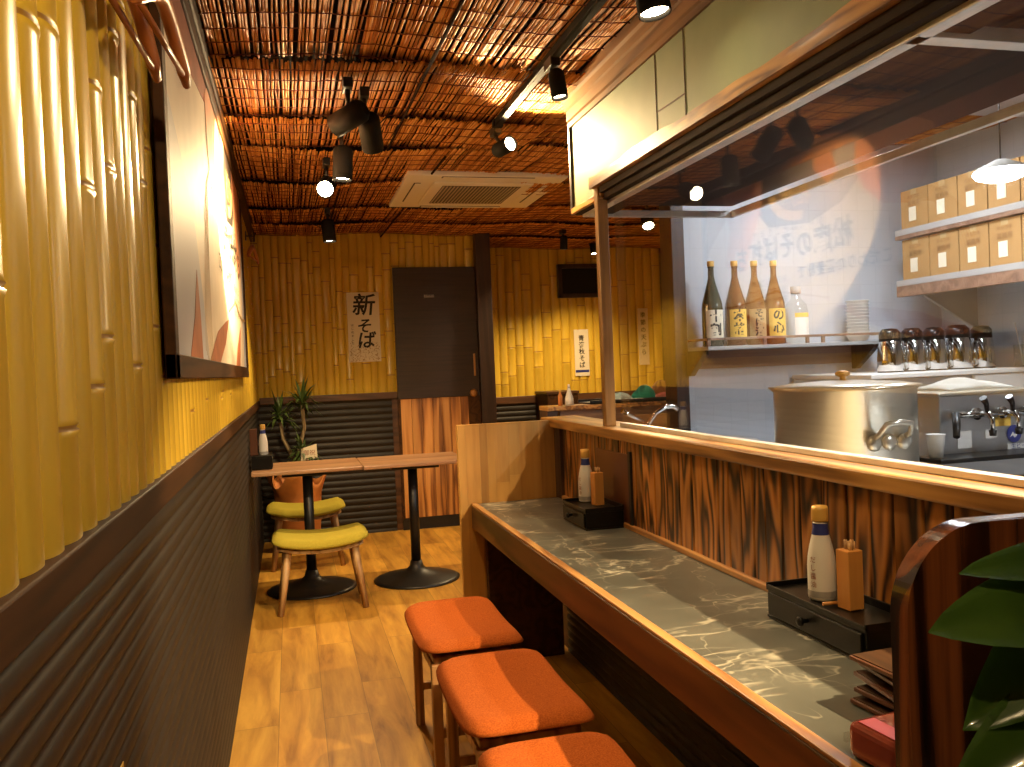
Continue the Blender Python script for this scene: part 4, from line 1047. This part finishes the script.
# stock pot
sp = thing('stock_pot', 'large stainless steel stock pot with lid behind the ledge', 'pot', (2.085, 2.53, .7605))
r = .228
MB().lathe([(0, 0), (r-.01, 0), (r, .01), (r, .445), (r+.008, .450), (r+.008, .456), (r-.004, .456), (r-.006, .02), (0, .015)], n=64, cap=False).build('pot_body', 'steel', sp)
MB().lathe([(r+.016, .457), (r+.016, .461), (r*.8, .470), (r*.3, .478), (0, .480)], n=64, cap=False).lathe([(r+.016, .457), (0, .457)], n=64, cap=False).build('lid', 'steel', sp)
MB().lathe([(.010, .478), (.010, .490), (.024, .496), (.024, .506), (.010, .512), (0, .512)], n=20).build('lid_knob', 'brass', sp)
def pothandle(ang):
    u = Vector((math.cos(ang), math.sin(ang), 0)); v = Vector((-math.sin(ang), math.cos(ang), 0)); z = Vector((0, 0, 1))
    P = lambda a, b, c: u*(r+a)+v*b+z*c
    MB().tube([P(.004, -.055, .30), P(.03, -.055, .315), P(.05, -.045, .345), P(.052, 0, .352), P(.05, .045, .345), P(.03, .055, .315), P(.004, .055, .30)], .009, 10).build('handle', 'steel', sp)
    for b in (-.055, 0, .055):
        q = u.to_track_quat('Z', 'Y').to_matrix().to_4x4()
        MB().lathe([(.026, -.004), (.026, .004), (.018, .010), (.008, .013), (0, .0135)], n=18, mat=Matrix.Translation(P(.001, b, .285)) @ q).build('handle_rivet', 'steel', sp)
pothandle(math.radians(-108)+.30); pothandle(math.radians(72)+.30)

# ------------------------------------------------------------------ beer server
bv = thing('beer_server', 'stainless steel beer server with chrome taps', 'beer dispenser', (2.72, 2.72, .7605))
MB().box(-.24, .24, -.18, .20, .10, .405, .006).build('housing', 'steelrough', bv)
MB().box(-.25, .25, -.19, .21, .405, .415, .003).build('top_cover', 'steel', bv)
MB().box(-.24, .24, -.18, .20, 0, .10).build('base', 'black', bv)
MB().box(-.36, .22, -.32, -.185, .185, .200, .004).build('drip_tray', 'blackgloss', bv)
fn = lambda u, v, d: Vector((u, -.181-d, v))
for i, x in enumerate((-.09, .02, .13)):
    tp = MB().tube([(x, -.18, .335), (x, -.245, .335), (x-.004, -.26, .32), (x-.004, -.262, .275)], [.013, .012, .010, .007], 12).lathe([(.022, 0), (.022, .012), (0, .012)], c=(0, 0, 0), mat=Matrix.Translation((x, -.18, .335)) @ Matrix.Rotation(PI/2, 4, 'X'), n=18).build('tap', 'chrome', bv)
    MB().tube([(x, -.235, .345), (x-.012, -.245, .372), (x-.03, -.25, .395)], [.007, .009, .013], 10).build('tap_lever', 'blackgloss', tp)
    MB().lathe([(.011, 0), (.013, .02), (0, .02)], n=14, c=(x-.004, -.262, .262)).build('nozzle', 'black', tp)
MB().tube([(-.20, -.19, .335), (-.10, -.20, .335), (.17, -.20, .335)], .012, 10).build('pipe', 'chrome', bv)
MB().tube([(-.19, -.20, .34), (-.215, -.23, .30), (-.235, -.25, .265)], [.014, .013, .011], 8).build('hose', 'black', bv)
MB().box(-.02, .06, -.184, -.18, .285, .318).build('yellow_sticker', 'yellowlabel', bv)
MB().box(.19, .22, -.184, -.18, .335, .365).build('green_panel', 'teal', bv)
MB().prism([(.075+.032*math.cos(a*PI/12), .255+.032*math.sin(a*PI/12)) for a in range(24)], fn, .001, .002).build('logo_disc', 'bluelabel', bv)
mb = MB(); mb.prism([(.055, .243), (.068, .262), (.074, .252), (.093, .270), (.085, .247), (.075, .240), (.068, .250)], fn, .0022, .003)
for i, s in enumerate(('生ビール',)): pass
mb.build('logo_mark', 'white', bv)
mb = MB(); text_bm(mb, '6', .07, fn, .135, .285, .002, bold=.003); mb.build('blue_figure', 'paleblue', bv)
lb = MB().box(.045, .16, -.183, -.18, .200, .218).box(-.17, -.11, -.183, -.18, .215, .275).box(-.05, -.0, -.183, -.18, .245, .275).build('white_sticker', 'white', bv)
mb = MB(); text_bm(mb, '生ビール', .022, fn, .102, .209, .0035); mb.build('sticker_lettering', 'bluelabel', lb)
cp = thing('plastic_cup', 'white plastic cup standing left of the beer server', 'cup', (2.262, 2.30, .98))
MB().lathe([(0, 0), (.022, 0), (.030, .078), (.032, .080), (.029, .080), (.021, .003), (0, .003)], n=24).build('cup_body', 'white', cp)
cp.location = (2.40, 2.47, .9609)
tag(cp, 'white plastic cup on the drip tray left of the beer server', 'cup')

# ------------------------------------------------------------------ far end of the kitchen: pass shelf, tray, tap
le = thing('pass_shelf', 'brown wooden pass shelf at the far end of the kitchen', 'shelf', (2.1, 4.72, 0))
MB().box(-.42, .60, -.06, .12, 1.07, 1.095, .003).build('shelf_board', 'ledge', le)
poly = [(-.34, .93), (.40, .93), (.44, .95), (.50, 1.07), (-.34, 1.07)]
MB().prism(poly, lambda u, v, d: Vector((u, d, v)), -.03, .0).build('splash_board', 'brownwood', le)
MB().box(-.42, -.36, -.05, .11, 0, 1.07).box(.46, .50, -.0, .10, 0, 1.07).build('support_post', 'darkpost', le)
ty = thing('serving_tray', 'black serving tray with folded towels on the pass shelf', 'tray', (2.28, 4.72, 1.096))
MB().box(-.34, .28, -.055, .17, .0, .008, .002).box(-.34, .28, -.055, -.045, .0, .022, .002).box(-.34, .28, .16, .17, .0, .022, .002).build('tray_body', 'black', ty)
def heap(name, label, x, y, z, w, l, h, mat, cat='towel', sd=1):
    R = random.Random(sd); t = MB()
    ph = [R.uniform(0, 6) for _ in range(4)]
    def f(s, q):
        a = s*2*PI; el = q*PI/2; k = 1+.10*math.sin(3*a+ph[0])+.07*math.sin(5*a+ph[1]+el*3)
        return Vector((w/2*math.cos(a)*math.cos(el)*k, l/2*math.sin(a)*math.cos(el)*k, h*math.sin(el)*(1+.12*math.sin(4*a+ph[2]))))
    t.grid(f, 28, 8); bmesh.ops.remove_doubles(t.bm, verts=t.bm.verts, dist=1e-4)
    o = t.build(name, mat); o.location = (x, y, z); tag(o, label, cat); return o
heap('folded_towel', 'teal and white folded towel on the black serving tray', 2.31, 4.74, 1.105, .15, .12, .08, 'teal', sd=2)
heap('folded_towel', 'pale blue folded towel at the left of the serving tray', 2.15, 4.74, 1.105, .15, .12, .045, 'paleblue', sd=3)
heap('folded_towel', 'pink cloth at the front right of the serving tray', 2.43, 4.73, 1.1048, .15, .04, .035, 'pink', sd=4)
heap('woven_basket', 'small brown woven basket at the back of the tray', 2.45, 4.815, 1.105, .16, .10, .10, 'basket', 'basket', sd=5)
fa = thing('kitchen_faucet', 'chrome swivel faucet in front of the brown pass shelf', 'faucet', (1.80, 3.58, .76))
MB().lathe([(.025, 0), (.025, .04), (.015, .05), (.012, .20)], n=18).build('faucet_body', 'chrome', fa)
MB().tube([(0, 0, .18), (.0, 0, .26), (.06, .0, .335), (.11, 0, .362), (.15, 0, .362), (.17, 0, .345)], .011, 12).build('spout', 'chrome', fa)
MB().tube([(0, 0, .30), (-.07, 0, .335), (-.10, 0, .355)], [.008, .008, .012], 10).build('lever', 'chrome', fa)
wk = thing('wok_lid', 'dull grey domed lid on the worktop beside the stock pot', 'lid', (2.02, 3.18, .7605))
MB().lathe([(0, 0), (.16, 0), (.16, .17), (.15, .20), (.10, .235), (.03, .25), (0, .252)], n=40).build('dome', 'steelrough', wk)

# second counter things behind
pb = thing('side_cabinet', 'dark brown low cabinet against the far recess wall', 'cabinet', (2.78, 7.75, 0))
MB().box(-.20, .10, -.12, .28, 0, 1.06, .004).build('cabinet_body', 'trimwood', pb)
MB().box(-.21, .11, -.13, .28, 1.06, 1.085, .003).build('cabinet_top', 'trimwood_x', pb)
MB().box(-.19, .09, -.128, -.12, .05, 1.03, .002).build('cabinet_door', 'trimwood', pb)
t = thing('sauce_bottle', 'small orange bottle on the pass shelf left end', 'bottle', (1.775, 4.72, 1.0955))
MB().lathe([(0, 0), (.013, 0), (.013, .055), (.007, .07), (.007, .08), (0, .08)], n=14).build('bottle_body', 'orangepaper', t)
MB().lathe([(.008, .078), (.008, .092), (0, .092)], n=12).build('cap', 'capyellow', t)
t = thing('sauce_bottle', 'small white conical bottle on the pass shelf beside the orange one', 'bottle', (1.83, 4.72, 1.0955))
MB().lathe([(0, 0), (.026, 0), (.024, .04), (.010, .085), (.007, .10), (0, .10)], n=18).build('bottle_body', 'white', t)
MB().lathe([(.008, .098), (.006, .122), (0, .123)], n=12).build('cap', 'white', t)

# ------------------------------------------------------------------ camera, world, view
F = 854.9; yaw, pitch, roll = .25275, -.01909, .04128
cam = bpy.data.cameras.new('camera'); co = bpy.data.objects.new('camera', cam); COL.objects.link(co)
cam.sensor_fit = 'HORIZONTAL'; cam.sensor_width = 36; cam.lens = F/1024*36; cam.clip_start = .02; cam.clip_end = 50
fwd = Vector((math.sin(yaw)*math.cos(pitch), math.cos(yaw)*math.cos(pitch), math.sin(pitch)))
r0 = Vector((math.cos(yaw), -math.sin(yaw), 0)); u0 = r0.cross(fwd)
rr = r0*math.cos(roll)-u0*math.sin(roll); uu = r0*math.sin(roll)+u0*math.cos(roll)
mt = Matrix((( rr.x, uu.x, -fwd.x, .272), (rr.y, uu.y, -fwd.y, 0), (rr.z, uu.z, -fwd.z, 1.33), (0, 0, 0, 1)))
co.matrix_world = mt; S.camera = co
w = bpy.data.worlds.new('world'); S.world = w; w.use_nodes = True
w.node_tree.nodes['Background'].inputs[0].default_value = (1, .8, .6, 1); w.node_tree.nodes['Background'].inputs[1].default_value = .02
S.view_settings.view_transform = 'Standard'; S.view_settings.look = 'None'; S.view_settings.gamma = 1; S.view_settings.use_curve_mapping = False
S.view_settings.exposure = 0.
S.cycles.use_denoising = True
S.cycles.max_bounces = 10; S.cycles.transparent_max_bounces = 16; S.cycles.sample_clamp_indirect = 6
